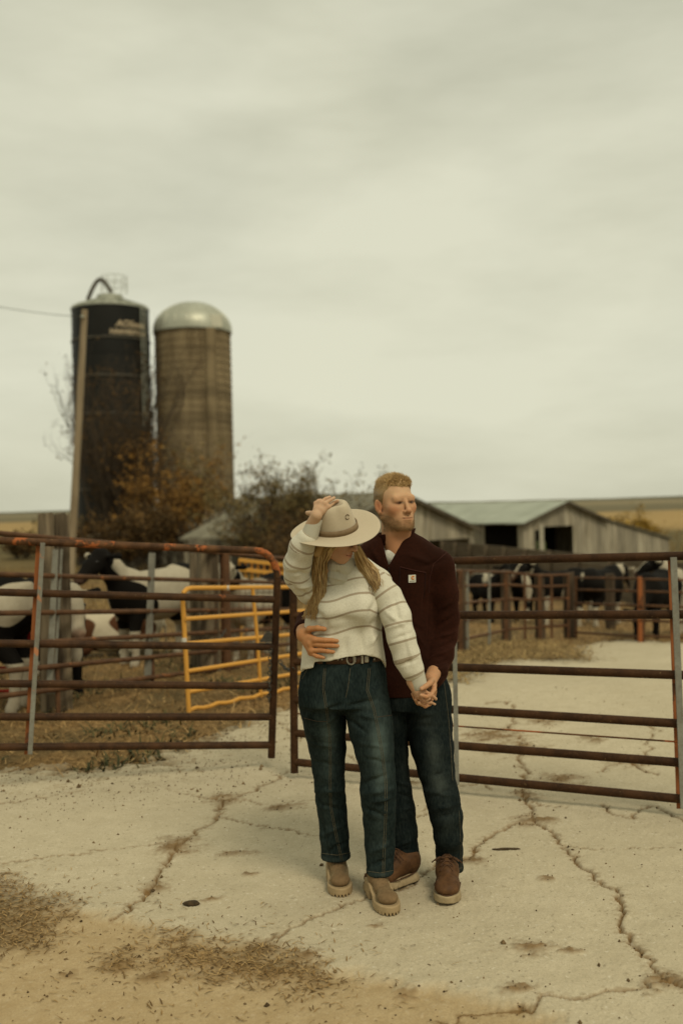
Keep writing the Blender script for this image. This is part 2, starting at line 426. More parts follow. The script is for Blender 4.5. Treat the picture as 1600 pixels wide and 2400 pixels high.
def field_mat():
    m, t, b = newmat('dry_fields')
    pos = t.nodes.new('ShaderNodeNewGeometry').outputs['Position']
    sx = t.nodes.new('ShaderNodeSeparateXYZ'); t.links.new(pos, sx.inputs[0])
    yv = mathn(t, 'ADD', sx.outputs[1], mathn(t, 'MULTIPLY', noise(t, 0.004, 3, 0.5, pos), 120))
    yn = mathn(t, 'MULTIPLY', yv, 1 / 3000.0)
    band = ramp(t, yn, (0.0, (0.21, 0.145, 0.062)), (0.036, (0.20, 0.14, 0.06)), (0.05, (0.115, 0.095, 0.045)), (0.085, (0.12, 0.10, 0.048)), (0.10, (0.42, 0.29, 0.125)), (0.235, (0.40, 0.28, 0.125)),
                (0.245, (0.155, 0.14, 0.09)), (0.33, (0.17, 0.155, 0.10)), (0.42, (0.30, 0.25, 0.155)), (0.5, (0.155, 0.15, 0.105)), (0.62, (0.10, 0.105, 0.08)))
    g = noise(t, 1.6, 6, 0.7, pos, 0.6)
    c = mixc(t, ramp(t, g, (0.35, 0.0), (0.7, 0.55)), band, (0.085, 0.06, 0.028))
    g2 = noise(t, 0.05, 5, 0.6, pos)
    c = mixc(t, ramp(t, g2, (0.45, 0.0), (0.65, 0.45)), c, (0.15, 0.12, 0.055))
    t.links.new(c, b.inputs['Base Color']); b.inputs['Roughness'].default_value = 1.0; b.inputs['Specular IOR Level'].default_value = 0.05
    bump(t, b, noise(t, 14, 4, 0.7, pos), 0.5, 0.05)
    return m
tag(mesh_np('ground', FV, q2, field_mat()), kind='structure')

# ---- litter: straw, leaves and crumbs (nobody could count them)
def blades(n_keep, P, Z, L, wd, lie, seed):
    """little straws as thin two-triangle-wide strips with a bend; lie: how flat"""
    r = np.random.default_rng(seed); n = len(P)
    az = r.uniform(0, 6.283, n); el = np.abs(r.normal(0, lie, n)); ln = L * r.uniform(.4, 1.3, n)
    d = np.stack([np.cos(az) * np.cos(el), np.sin(az) * np.cos(el), np.sin(el)], 1)
    sdv = np.stack([-np.sin(az), np.cos(az), np.zeros(n)], 1) * (wd * r.uniform(.6, 1.4, n))[:, None]
    up = np.array([0, 0, 1.0])
    base = np.stack([P[:, 0], P[:, 1], Z], 1)
    mid = base + d * ln[:, None] * .5 + up * (ln * .08)[:, None]; tip = base + d * ln[:, None] + up * (ln * r.uniform(-.1, .15, n))[:, None]
    V = np.stack([base - sdv, base + sdv, mid - sdv, mid + sdv, tip - sdv * .3, tip + sdv * .3], 1).reshape(-1, 3)
    k = np.arange(n)[:, None] * 6
    F = np.concatenate([k + np.array([[0, 1, 3, 2]]), k + np.array([[2, 3, 5, 4]])])
    return V, F
def straw_mat(name, a, b_, c_):
    m, t, b = newmat(name); i = island(t)
    t.links.new(ramp(t, i, (0.0, a), (0.5, b_), (1.0, c_)), b.inputs['Base Color'])
    b.inputs['Roughness'].default_value = 0.85; b.inputs['Specular IOR Level'].default_value = 0.15; return m
STRAW = straw_mat('straw', (0.095, 0.054, 0.020), (0.235, 0.142, 0.052), (0.42, 0.285, 0.125))
DRY = straw_mat('dry_grass', (0.13, 0.085, 0.035), (0.24, 0.16, 0.065), (0.36, 0.26, 0.11))
WEED = straw_mat('green_weed', (0.035, 0.04, 0.018), (0.06, 0.06, 0.026), (0.12, 0.10, 0.04))
CRUMB = straw_mat('crumbs', (0.05, 0.033, 0.016), (0.13, 0.085, 0.04), (0.22, 0.155, 0.08))
def scatter(mask, n, ymax, seed, power=1.0):
    r = np.random.default_rng(seed)
    w = mask * (P2[:, 1] < ymax); 
    cell = (P2[:, 1] + .9) * P2[:, 1] ** 2           # cell area grows with distance
    w = w * cell ** 0.62; w = w / w.sum()
    k = r.choice(len(P2), n, p=w)
    dx = (P2[k, 1] + .9) * .94 / nx; dy = P2[k, 1] ** 2 * (iy[0] - iy[-1]) / ny
    return P2[k] + np.stack([r.uniform(-.6, .6, n) * dx, r.uniform(-.6, .6, n) * dy], 1), GZ[k]
P_, Z_ = scatter(np.clip(mulch_m, 0, 1) * (1 - strew) + .05 * np.clip(1 - sd_m / .45, 0, 1) * (P2[:, 1] < 5), 7500, 6, 31)
V, F = blades(0, P_, Z_ + .003, 0.032, 0.0017, 0.10, 32)
tag(mesh_np('straw_litter', V, F, STRAW, smooth=False), kind='stuff', label='matted brown straw litter along the front edge of the slab', cat='straw')
P_, Z_ = scatter(pen_m, 26000, 26, 33)
V, F = blades(0, P_, Z_ + .006, 0.12, 0.004, 0.28, 34)
tag(mesh_np('pen_straw', V, F, STRAW, smooth=False), kind='stuff', label='trampled straw and stalks covering the cattle pen ground', cat='straw')
P_, Z_ = scatter(pen_m * (vnoise(P2, .55, 77) > .25) * (P2[:, 0] < 0), 5200, 16, 35)
V, F = blades(0, P_, Z_, 0.085, 0.007, 0.45, 36)
tag(mesh_np('weeds', V, F, WEED, smooth=False), kind='stuff', label='low green weeds growing in the pen behind the rusty gate', cat='weeds')
# hay heaps at the foot of the right corral
hay = np.clip(0.5 - (sd_poly(P2, px_poly([(1040,1600),(1110,1560),(1200,1545),(1340,1548),(1335,1520),(1250,1500),(1100,1500),(1000,1510)])) + .2 * wob) / .5, 0, 1)
P_, Z_ = scatter(hay, 9000, 26, 37)
V, F = blades(0, P_, Z_ + .01, 0.17, 0.006, 0.16, 38)
tag(mesh_np('hay_litter', V, F, DRY, smooth=False), kind='stuff', label='pale loose hay heaped at the foot of the right corral posts', cat='hay')
# crumbs and pebbles on the slab and lane
dens = 0.05 + 0.9 * np.clip(dirt_attr, 0, 1) + 0.10 * sand_m + 1.2 * np.clip(1 - np.maximum(sd_pen, 0) / 1.2, 0, 1) * (1 - pen_m)
P_, Z_ = scatter(dens, 6500, 9, 39)
r = np.random.default_rng(40); n = len(P_)
sz = 0.0026 * np.exp(r.normal(0, .5, n)); oc = np.array([[1,0,0],[-1,0,0],[0,1,0],[0,-1,0],[0,0,1],[0,0,-1]], float)
V = oc[None] * (sz[:, None] * r.uniform(.6, 1.5, (n, 3)))[:, None, :]
a = r.uniform(0, 6.28, n); ca, sa = np.cos(a)[:, None], np.sin(a)[:, None]
V = np.stack([V[..., 0] * ca - V[..., 1] * sa, V[..., 0] * sa + V[..., 1] * ca, V[..., 2]], -1) + np.stack([P_[:, 0], P_[:, 1], Z_ + sz * .3], 1)[:, None]
k = np.arange(n)[:, None, None] * 6; F = (k + np.array([[0,2,4],[2,1,4],[1,3,4],[3,0,4],[2,0,5],[1,2,5],[3,1,5],[0,3,5]])).reshape(-1, 3)
tag(mesh_np('crumbs', V.reshape(-1, 3), F, CRUMB, smooth=False), kind='stuff', label='dirt crumbs and pebbles strewn over the cracked concrete', cat='debris')
# a dung clod and a stick on the slab
def clod(px, py, size, name, label, cat, seed):
    c = GP(px, py); mb = MB(); mb.sphere((0, 0, 0), size, 14, 9); v = np.concatenate(mb.v)
    v *= (1 + .22 * vnoise(v / max(size), 0.9, seed))[:, None]; mb.v = [v + np.array([c[0], c[1], fine_z(c[0], c[1])[0] + size[2] * .55])]
    tag(mb.build(name, plain(name + '_brown', (0.07, 0.045, 0.022), (0.035, 0.024, 0.012), 60, 0.95, bmp=.5), smooth=True), label, cat)
clod(449, 2124, (.037, .018, .012), 'dirt_clod', 'small dark brown dirt clod lying on the bare slab left of the boots', 'clod', 3)
clod(1182, 1992, (.07, .012, .006), 'twig', 'thin dark twig of bark lying on the slab right of the boots', 'twig', 4)
# dry grass standing beyond the pen, left and right
def tufts(n, x0, x1, y0, y1, L, wd, seed, name, label):
    r = np.random.default_rng(seed); y = y0 * (y1 / y0) ** r.uniform(0, 1, n); x = r.uniform(x0, x1, n) * y
    keep = vnoise(np.stack([x, y], 1), .25, seed, 3) > -.35; x, y = x[keep], y[keep]
    V, F = blades(0, np.stack([x, y], 1), hgt(x, y) - .1, L, wd, 1.2, seed + 1)
    tag(mesh_np(name, V, F, DRY, smooth=False), kind='stuff', label=label, cat='grass')
tufts(24000, -.48, -.03, 19, 75, .34, .011, 50, 'dry_grass', 'tan dry grass standing behind the cattle pen on the left')
tufts(6000, .2, .55, 100, 300, .6, .05, 52, 'meadow_grass', 'rough brown meadow grass on the slope right of the barns')
# ================================================================== SCULPTING (distance fields -> one closed skin)
class SDF:
    def __init__(s, lo, hi, h):
        s.h = h; s.lo = np.asarray(lo, float); n = np.ceil((np.asarray(hi, float) - s.lo) / h).astype(int) + 1
        s.ax = [(s.lo[i] + h * np.arange(n[i])).astype(np.float32) for i in range(3)]
        s.v = np.full(n, 9.0, np.float32)
    def op(s, fn, lo, hi, k=0.0, sub=False):
        m = k + 4 * s.h; sl = []
        for i in range(3):
            a = int(np.searchsorted(s.ax[i], lo[i] - m)); b = int(np.searchsorted(s.ax[i], hi[i] + m))
            if b <= a: return s
            sl.append(slice(a, b))
        X, Y, Z = s.ax[0][sl[0]][:, None, None], s.ax[1][sl[1]][None, :, None], s.ax[2][sl[2]][None, None, :]
        d = fn(X, Y, Z).astype(np.float32); a = s.v[tuple(sl)]
        if sub:
            d = -d; h = np.maximum(k - np.abs(a - d), 0) / k if k else 0
            s.v[tuple(sl)] = np.maximum(a, d) + (h * h * k / 4 if k else 0)
        else:
            h = np.maximum(k - np.abs(a - d), 0) / k if k else 0
            s.v[tuple(sl)] = np.minimum(a, d) - (h * h * k / 4 if k else 0)
        return s
    def cone(s, a, b, ra, rb, k=0.0, sub=False, sy=1.0, yaw=0.0):
        """tapered capsule; sy flattens it across the (yawed) y axis"""
        a = np.asarray(a, float); b = np.asarray(b, float); c, n = math.cos(yaw), math.sin(yaw)
        def tr(p0, p1, p2): return (p0 * c + p1 * n), (-p0 * n + p1 * c) / sy, p2
        A = np.array(tr(*a)); B = np.array(tr(*b)); ab = B - A; L = float(ab @ ab) + 1e-9; mn = min(1.0, sy)
        def fn(X, Y, Z):
            x, y, z = tr(X, Y, Z); x = x - A[0]; y = y - A[1]; z = z - A[2]
            t = np.clip((x * ab[0] + y * ab[1] + z * ab[2]) / L, 0, 1)
            return (np.sqrt((x - t*ab[0])**2 + (y - t*ab[1])**2 + (z - t*ab[2])**2) - (ra + (rb - ra) * t)) * mn
        R = max(ra, rb) * max(1.0, sy)
        return s.op(fn, np.minimum(a, b) - R, np.maximum(a, b) + R, k, sub)
    def ell(s, c, r, k=0.0, sub=False, R=None):
        c = np.asarray(c, float); r = np.asarray(r, float) * np.ones(3)
        def fn(X, Y, Z):
            x, y, z = X - c[0], Y - c[1], Z - c[2]
            if R is not None:
                x, y, z = (R[0][0]*x + R[1][0]*y + R[2][0]*z, R[0][1]*x + R[1][1]*y + R[2][1]*z, R[0][2]*x + R[1][2]*y + R[2][2]*z)
            q = np.sqrt((x/r[0])**2 + (y/r[1])**2 + (z/r[2])**2); g = np.sqrt((x/r[0]**2)**2 + (y/r[1]**2)**2 + (z/r[2]**2)**2)
            return q * (q - 1) / (g + 1e-9)
        m = r.max() if R is not None else r
        return s.op(fn, c - m, c + m, k, sub)
    def box(s, c, r, R=None, rd=0.0, k=0.0, sub=False):
        c = np.asarray(c, float); r = np.asarray(r, float) - rd
        def fn(X, Y, Z):
            x, y, z = X - c[0], Y - c[1], Z - c[2]
            if R is not None:
                x, y, z = (R[0][0]*x + R[1][0]*y + R[2][0]*z, R[0][1]*x + R[1][1]*y + R[2][1]*z, R[0][2]*x + R[1][2]*y + R[2][2]*z)
            x, y, z = np.abs(x) - r[0], np.abs(y) - r[1], np.abs(z) - r[2]
            return np.sqrt(np.maximum(x, 0)**2 + np.maximum(y, 0)**2 + np.maximum(z, 0)**2) + np.minimum(np.maximum(x, np.maximum(y, z)), 0) - rd
        m = np.linalg.norm(r) + rd
        return s.op(fn, c - m, c + m, k, sub)
    def chain(s, pts, rad, k=0.0, **kw):
        for i in range(len(pts) - 1): s.cone(pts[i], pts[i+1], rad[i], rad[i+1], k, **kw)
        return s
    def merge(s, o, k=0.0):
        a, d = s.v, o.v; h = np.maximum(k - np.abs(a - d), 0) / k if k else 0
        s.v = np.minimum(a, d) - (h * h * k / 4 if k else 0); return s
    def cut(s, fn):
        """keep only where fn(X,Y,Z) < 0"""
        X, Y, Z = s.ax[0][:, None, None], s.ax[1][None, :, None], s.ax[2][None, None, :]
        s.v = np.maximum(s.v, fn(X, Y, Z).astype(np.float32)); return s
    def mesh(s, smooth=1, lam=0.5):
        v = np.pad(s.v, 1, constant_values=9.0); ng = v < 0
        c = np.zeros(np.array(v.shape) - 1, np.int8)
        for o in np.ndindex(2, 2, 2): c += ng[o[0]:v.shape[0]-1+o[0], o[1]:v.shape[1]-1+o[1], o[2]:v.shape[2]-1+o[2]]
        cells = np.argwhere((c > 0) & (c < 8)); ids = np.full(c.shape, -1, np.int32); ids[tuple(cells.T)] = np.arange(len(cells))
        acc = np.zeros((len(cells), 3)); cnt = np.zeros(len(cells))
        for axis in range(3):
            for o in np.ndindex(2, 2):
                o1 = [0, 0, 0]; oo = list(o)
                for q in range(3):
                    if q != axis: o1[q] = oo.pop(0)
                o2 = list(o1); o2[axis] = 1
                va = v[tuple((cells + o1).T)]; vb = v[tuple((cells + o2).T)]
                m = (va < 0) != (vb < 0); t = np.where(m, va / np.where(m, va - vb, 1), 0)
                p = np.array(o1, float)[None] + np.eye(3)[axis] * t[:, None]
                acc += p * m[:, None]; cnt += m
        V = (cells + acc / cnt[:, None] - 1) * s.h + s.lo
        F = []
        for axis in range(3):
            sl1 = [slice(None)] * 3; sl2 = [slice(None)] * 3; sl1[axis] = slice(0, -1); sl2[axis] = slice(1, None)
            a = ng[tuple(sl1)]; b = ng[tuple(sl2)]; e = np.argwhere(a != b)
            if not len(e): continue
            fl = a[tuple(e.T)]
            u, w = [(1, 2), (2, 0), (0, 1)][axis]; q = []
            for du, dw in ((-1, -1), (0, -1), (0, 0), (-1, 0)):
                cc = e.copy(); cc[:, u] += du; cc[:, w] += dw; q.append(ids[tuple(cc.T)])
            q = np.stack(q, 1); q[~fl] = q[~fl][:, ::-1]; F.append(q)
        F = np.concatenate(F); F = F[(F >= 0).all(1)]
        if smooth: V = relax(V, F, smooth, lam)
        return V, F
def relax(V, F, it=1, lam=0.5):
    e = np.concatenate([F[:, [0, 1]], F[:, [1, 2]], F[:, [2, 3]], F[:, [3, 0]]]); n = len(V)
    a = np.concatenate([e[:, 0], e[:, 1]]); b = np.concatenate([e[:, 1], e[:, 0]]); deg = np.bincount(a, minlength=n)[:, None]
    for _ in range(it):
        V = V * (1 - lam) + lam * np.stack([np.bincount(a, V[b, i], n) for i in range(3)], 1) / np.maximum(deg, 1)
    return V
def normals(V, F):
    n = np.cross(V[F[:, 2]] - V[F[:, 0]], V[F[:, 3]] - V[F[:, 1]]); out = np.zeros_like(V)
    for i in range(F.shape[1]):
        for j in range(3): out[:, j] += np.bincount(F[:, i], n[:, j], len(V))
    return out / (np.linalg.norm(out, axis=1)[:, None] + 1e-12)
def segd(V, a, b):
    a = np.asarray(a, float); b = np.asarray(b, float); ab = b - a; t = np.clip(((V - a) @ ab) / (ab @ ab + 1e-12), 0, 1)
    return np.linalg.norm(V - a - t[:, None] * ab, axis=1), t
def folds(V, F, lst):
    """raise (amp>0) or press (amp<0) soft creases along segments (a, b, amp, width)"""
    Nn = normals(V, F); d = np.zeros(len(V))
    for a, b, amp, w in lst:
        q, t = segd(V, a, b); d += amp * np.exp(-(q / w) ** 2) * (0.35 + 0.65 * np.sin(np.clip(t, .02, .98) * math.pi))
    return V + Nn * d[:, None]
def bvh_of(V, F): return BVHTree.FromPolygons([Vector(v) for v in V], [tuple(map(int, f)) for f in F])
def hit(bvh, px, py, lift=0.0):
    """point of a surface seen at a photo pixel, lifted off it"""
    r = Vector(W(px, py, 1.0) - CAM).normalized(); c = Vector(CAM)
    p, n, i, d = bvh.ray_cast(c, r)
    if p is None: return None, None
    if n.dot(r) > 0: n = -n
    return np.array(p + n * lift), np.array(n)
def rotx(a): c, s = math.cos(a), math.sin(a); return np.array([[1,0,0],[0,c,-s],[0,s,c]])
def roty(a): c, s = math.cos(a), math.sin(a); return np.array([[c,0,s],[0,1,0],[-s,0,c]])
def rotz(a): c, s = math.cos(a), math.sin(a); return np.array([[c,-s,0],[s,c,0],[0,0,1]])
# ================================================================== GATES, FENCES, POSTS
def lerp(a, b, t): return a + (b - a) * t
def dline(x0, d0, x1, d1):
    return lambda px: 1 / lerp(1 / d0, 1 / d1, (px - x0) / (x1 - x0))
def pipe_mat(name, paint, amount, base=(0.066, 0.030, 0.0115), base2=(0.028, 0.0135, 0.006), rough=0.62):
    m, t, b = newmat(name)
    pos = t.nodes.new('ShaderNodeTexCoord').outputs['Object']
    c = mixc(t, ramp(t, noise(t, 9, 5, .6, pos), (.35, 0.), (.65, 1.)), base, base2)
    c = mixc(t, ramp(t, noise(t, 60, 3, .7, pos), (.5, 0.), (.78, .5)), c, (0.105, 0.050, 0.021))
    msk = ramp(t, noise(t, 4.2, 6, .68, pos, .4), (1 - amount - .02, 0.), (1 - amount + .02, 1.))
    c = mixc(t, msk, c, paint)
    c = mixc(t, ramp(t, noise(t, 85, 2, .5, pos), (.73, 0.), (.75, .8)), c, (0.30, 0.21, 0.09))
    t.links.new(c, b.inputs['Base Color']); b.inputs['Roughness'].default_value = rough; b.inputs['Specular IOR Level'].default_value = .14
    bump(t, b, noise(t, 90, 4, .7, pos), .25, .004); return m
RUST = pipe_mat('rusty_pipe', (0.30, 0.088, 0.022), 0.34)
RUST_OR = pipe_mat('rusty_orange_pipe', (0.33, 0.10, 0.030), 0.43, (0.13, 0.062, 0.026))
RUST_DK = pipe_mat('dark_rust_pipe', (0.20, 0.09, 0.035), 0.26, (0.056, 0.0245, 0.0090), (0.026, 0.0118, 0.0047))
RUST_MID = pipe_mat('weathered_rail', (0.26, 0.10, 0.035), 0.36, (0.125, 0.062, 0.030), (0.070, 0.036, 0.019))
YEL = pipe_mat('yellow_paint', (0.58, 0.295, 0.058), 0.93, (0.40, 0.20, 0.05), (0.3, 0.15, 0.04), .45)
REDP = pipe_mat('red_paint', (0.30, 0.022, 0.014), 0.85)
GALV = pipe_mat('galvanised_bar', (0.34, 0.16, 0.08), 0.27, (0.235, 0.235, 0.195), (0.175, 0.17, 0.14))
GALV_OR = pipe_mat('orange_flaked_bar', (0.42, 0.185, 0.09), 0.45, (0.235, 0.235, 0.195), (0.175, 0.17, 0.14))
ORB = pipe_mat('orange_bar', (0.28, 0.095, 0.032), 0.58, (0.14, 0.06, 0.03))
WHT = plain('white_tape', (0.55, 0.54, 0.46), (0.48, 0.46, 0.40), 30, .6)
STEEL = plain('dull_steel', (0.10, 0.095, 0.08), (0.06, 0.055, 0.045), 40, .5, .6)
WOODP = plain('grey_weathered_post', (0.21, 0.165, 0.105), (0.055, 0.040, 0.024), 9, .95, bmp=.8, bscale=14, stretch=(1.6, 1.6, .16), bdist=.03)
WOODD = plain('dark_weathered_post', (0.095, 0.065, 0.038), (0.035, 0.024, 0.014), 8, .95, bmp=.8, bscale=14, stretch=(1.6, 1.6, .16), bdist=.03)

def post_mesh(parent, name, px, py0, py1, wpx, d, mat, square=False, lean=0.0, seed=1):
    """round timber post; py0 top, stands on the ground"""
    b = W(px, 1400, d); gz = float(hgt(b[0], b[1])) - .12
    top = W(px, py0, d); r = wpx * d / FPX / 2
    mb = MB(); n = 16; ang = np.arange(n) * 6.283 / n; rr = np.random.default_rng(seed); rad = r * (1 + .07 * rr.normal(size=n)); F = []; V = []
    zs = np.linspace(gz, top[2], 9)
    for z in zs:
        w = rad * (1 + .03 * rr.normal(size=n)) * (1.0 + .06 * (top[2] - z) / max(top[2] - gz, .1))
        xc = lerp(b[0], top[0], (z - gz) / (top[2] - gz)); 
        V += [[xc + w[i] * math.cos(a), b[1] + w[i] * math.sin(a), z + (.012 * rr.normal() if z == zs[-1] else 0)] for i, a in enumerate(ang)]
    for i in range(len(zs) - 1):
        for j in range(n): k = (j + 1) % n; F.append((i*n+j, i*n+k, (i+1)*n+k, (i+1)*n+j))
    F.append(tuple((len(zs)-1)*n + j for j in range(n)))
    mb.add(V, F); return mb.build(name, mat, parent, smooth=True)

# ---- left gate (free end at the right, sagging a little)
dl = dline(0, 6.03, 650, 6.4)
g = empty('pipe_gate', (*W(300, 1750, dl(300))[:2], 0), 'rusty pipe gate with flaking orange paint swung across the cattle pen, left of the couple', 'gate')
PIPE = .0235
x0 = -330
def yl(y0, y1, px): return lerp(y0, y1, px / 643.0)
top = [W(px, yl(1267, 1292, px), dl(px)) for px in np.linspace(x0, 600, 12)]
for a in np.linspace(0.15, 1.0, 8):
    th = a * math.pi / 2
    px = 600 + 50 * math.sin(th); py = 1290.5 + 62 * (1 - math.cos(th)); top.append(W(px, py, dl(px)))
mb = MB(); mb.tube(top, PIPE, 14); mb.build('top_rail', RUST_OR, g, smooth=True)
mb = MB(); mb.tube([W(650, 1353, dl(650)), W(643, 1560, dl(643)), W(636, 1776, dl(636))], PIPE * 1.0, 14); mb.build('end_post', RUST_DK, g, smooth=True)
for (a, b) in ((1388, 1405), (1508, 1516), (1602, 1608), (1680, 1680), (1751, 1746)):
    mb = MB(); mb.tube([W(px, yl(a, b, px), dl(px)) for px in np.linspace(x0, 642, 8)], PIPE, 14); mb.build('rail', RUST, g, smooth=True)
for (xa, xb, mat, off, w) in ((101, 71, GALV_OR, -.035, .028), (91, 63, ORB, .035, .028), (-190, -220, GALV_OR, -.035, .028)):
    mb = MB(); mb.bar(W(xa, 1272, dl(80) + off), W(xb, 1768, dl(80) + off), w, .008); mb.build('upright', mat, g, bevel=.0015)
# latch plate and chain
mb = MB(); a = W(622, 1500, dl(622) - .03)
mb.add([a + np.array(v) for v in [(-.035,0,-.012),(.04,0,-.012),(.045,0,.035),(.02,0,.055),(-.012,0,.03),(-.035,.014,-.012),(.04,.014,-.012),(.045,.014,.035),(.02,.014,.055),(-.012,.014,.03)]],
       [(0,1,2,3,4),(9,8,7,6,5),(0,5,6,1),(1,6,7,2),(2,7,8,3),(3,8,9,4),(4,9,5,0)]); mb.build('latch', STEEL, g)
def chain_mesh(name, p, q, n, sag, parent, r=.011):
    mb = MB()
    for i in range(n):
        t = (i + .5) / n; c = lerp(p, q, t) + np.array([0, 0, -sag * 4 * t * (1 - t)]); dv = (q - p) / np.linalg.norm(q - p); L = np.linalg.norm(q - p) / n * .72
        dv = dv + np.array([0, 0, -sag * 4 * (1 - 2 * t) / np.linalg.norm(q - p)]); dv /= np.linalg.norm(dv)
        s_ = np.cross(dv, [0, 1, 0]) if i % 2 == 0 else np.cross(dv, np.cross(dv, [0, 1, 0])); s_ /= np.linalg.norm(s_) + 1e-9
        pts = [c + dv * L * math.cos(a) + s_ * r * math.sin(a) for a in np.linspace(0, 6.283, 9)]
        mb.tube(pts, .0035, 5, caps=False)
    return mb.build(name, STEEL, parent, smooth=True)
chain_mesh('chain', W(634, 1520, dl(634) - .02), W(630, 1645, dl(630) - .02), 14, 0, g)

# ---- right gate
dr = dline(685, 6.15, 1590, 5.22)
g = empty('pipe_gate', (*W(1150, 1800, dr(1150))[:2], 0), 'dark brown rusty pipe gate standing behind the couple and running out to the right', 'gate')
def yr(y0, ym, y1, px):
    return np.interp(px, [685, 1072, 1590], [y0, ym, y1])
for k, (a, m_, b) in enumerate(((1323, 1319, 1303), (1443, 1443, 1440), (1551, 1567, 1582), (1640, 1666, 1696), (1718, 1747, 1787), (1786, 1821, 1872))):
    p0 = W(689, a, dr(689)); p1 = W(1590, b, dr(1590)); e = p1 + (p1 - p0) * .45
    mb = MB(); mb.tube([lerp(p0, e, t) for t in np.linspace(0, 1, 10)], PIPE, 14); mb.build('top_rail' if k == 0 else 'rail', RUST_DK, g, smooth=True)
p0 = W(689, 1672, dr(689)); p1 = W(1590, 1739, dr(1590)); mb = MB(); mb.tube([p0, lerp(p0, p1, .5) - np.array([0, 0, .004]), p1, p1 + (p1 - p0) * .45], .005, 8); mb.build('thin_rod', RUST_OR, g, smooth=True)
mb = MB(); mb.tube([W(687, 1310, dr(687)), W(688, 1560, dr(688)), W(690, 1811, dr(690))], PIPE * 1.02, 14); mb.build('end_post', RUST_DK, g, smooth=True)
for (xa, ya, xb, yb, mat, off, w) in ((1062, 1322, 1070, 1840, GALV, -.034, .026), (1577, 1306, 1601, 1895, GALV, -.036, .034), (1571, 1306, 1592, 1895, ORB, .036, .034)):
    mb = MB(); mb.bar(W(xa, ya, dr(xa) + off), W(xb, yb, dr(xb) + off), w, .008); mb.build('upright', mat, g, bevel=.0015)
ch = chain_mesh('chain', W(655, 1548, dl(655)), W(688, 1566, dr(688) - .03), 7, .03, None); tag(ch, 'short slack steel chain linking the two pipe gates beside the woman', 'chain')

# ---- rail panel behind the left gate, running away to the right
db = dline(0, 7.65, 670, 12.0)
g = empty('rail_panel', (*W(200, 1600, db(200))[:2], 0), 'brown six-rail panel receding behind the orange-flaked gate, grey flat uprights', 'fence')
for k, (a, b) in enumerate(((1250, 1309), (1346, 1366), (1437, 1428), (1511, 1472), (1574, 1510), (1632, 1548))):
    p0 = W(-250, lerp(a, b, -250/670), db(-250)); p1 = W(690, lerp(a, b, 690/670), db(690))
    mb = MB(); mb.tube([lerp(p0, p1, t) for t in np.linspace(0, 1, 8)], .022, 10); mb.build('rail', RUST_MID, g, smooth=True)
for (xa, ya, xb, yb) in ((131, 1287, 116, 1626), (145, 1287, 128, 1626), (355, 1296, 344, 1596), (362, 1296, 352, 1596)):
    mb = MB(); mb.bar(W(xa, ya, db(xa) - .03), W(xb, yb, db(xa) - .03), .022 if xa in (145, 362) else .05, .008); mb.build('upright', GALV, g, bevel=.0015)
# feet that carry it
for px in (-120, 134, 358, 600):
    p = W(px, 1600, db(px)); z0 = float(hgt(p[0], p[1])); ztop = W(px, lerp(1574, 1510, px/670), db(px))[2]
    mb = MB(); mb.tube([(p[0], p[1] + .02, z0 - .1), (p[0], p[1] + .02, ztop)], .02, 8); mb.build('foot_post', RUST_MID, g, smooth=True)

# ---- yellow gate
dy = dline(441, 7.95, 674, 9.15)
g = empty('yellow_gate', (*W(560, 1650, dy(560))[:2], 0), 'bright yellow tubular gate hung askew between the two rusty gates', 'gate')
def yy(a, b, px): return lerp(a, b, (px - 441) / 233.)
YP = .019
pts = [W(436 + 11 * t, 1667 - (1667 - 1415) * (1 - t), dy(440)) for t in (1,)][:0]
post = [W(lerp(443, 428, t), lerp(1669, 1398, t), dy(440)) for t in np.linspace(0, 1, 6)] + [W(431, 1388, dy(432)), W(438, 1380.5, dy(438)), W(448, 1378, dy(448))]
post += [W(px, yy(1378, 1376, px), dy(px)) for px in np.linspace(470, 730, 6)]
mb = MB(); mb.tube(post, YP, 12); mb.build('frame', YEL, g, smooth=True)
for k, (a, b) in enumerate(((1450, 1434), (1508, 1488), (1573, 1537), (1622, 1582), (1665, 1615))):
    n = 9 if k == 4 else 4
    P_ = [W(px, yy(a, b, px) + (2.5 * math.sin(px * .12) if k == 4 else 0), dy(px)) for px in np.linspace(434 + k * 2, 730, n * 2)]
    mb = MB(); mb.tube(P_, YP * .92, 12); mb.build('rail', YEL, g, smooth=True)
mb = MB(); mb.tube([W(592, 1378, dy(592)), W(603, 1500, dy(600)), W(612, 1633, dy(612))], YP * .85, 10); mb.build('upright', YEL, g, smooth=True)
for px, py in ((531, 1378), ):
    mb = MB(); mb.tube([W(px - 7, py, dy(px)), W(px + 6, py, dy(px))], YP * 1.12, 12); mb.build('tape_band', WHT, g, smooth=True)
mb = MB(); mb.tube([W(432, 1506, dy(432)), W(431, 1496, dy(432))], YP * 1.12, 12); mb.build('tape_band', WHT, g, smooth=True)
ch = chain_mesh('chain', W(448, 1505, dy(448)), W(530, 1474, dy(530) + .1), 26, .10, None); tag(ch, 'long pale chain hanging from the yellow gate to the timber post', 'chain')
# ---- red gate far left
g = empty('red_gate', (*W(20, 1660, 8.9)[:2], 0), 'red tubular gate behind the rail panel at the left edge', 'gate')
for y in (1425, 1495, 1565, 1619):
    mb = MB(); mb.tube([W(-160, y + 3, 8.75), W(76 - (y - 1410) * .14, y, 8.9)], .014, 8); mb.build('rail', REDP, g, smooth=True)
mb = MB(); mb.tube([W(79, 1402, 8.9), W(40, 1672, 8.9)], .022, 10); mb.build('end_post', REDP, g, smooth=True)
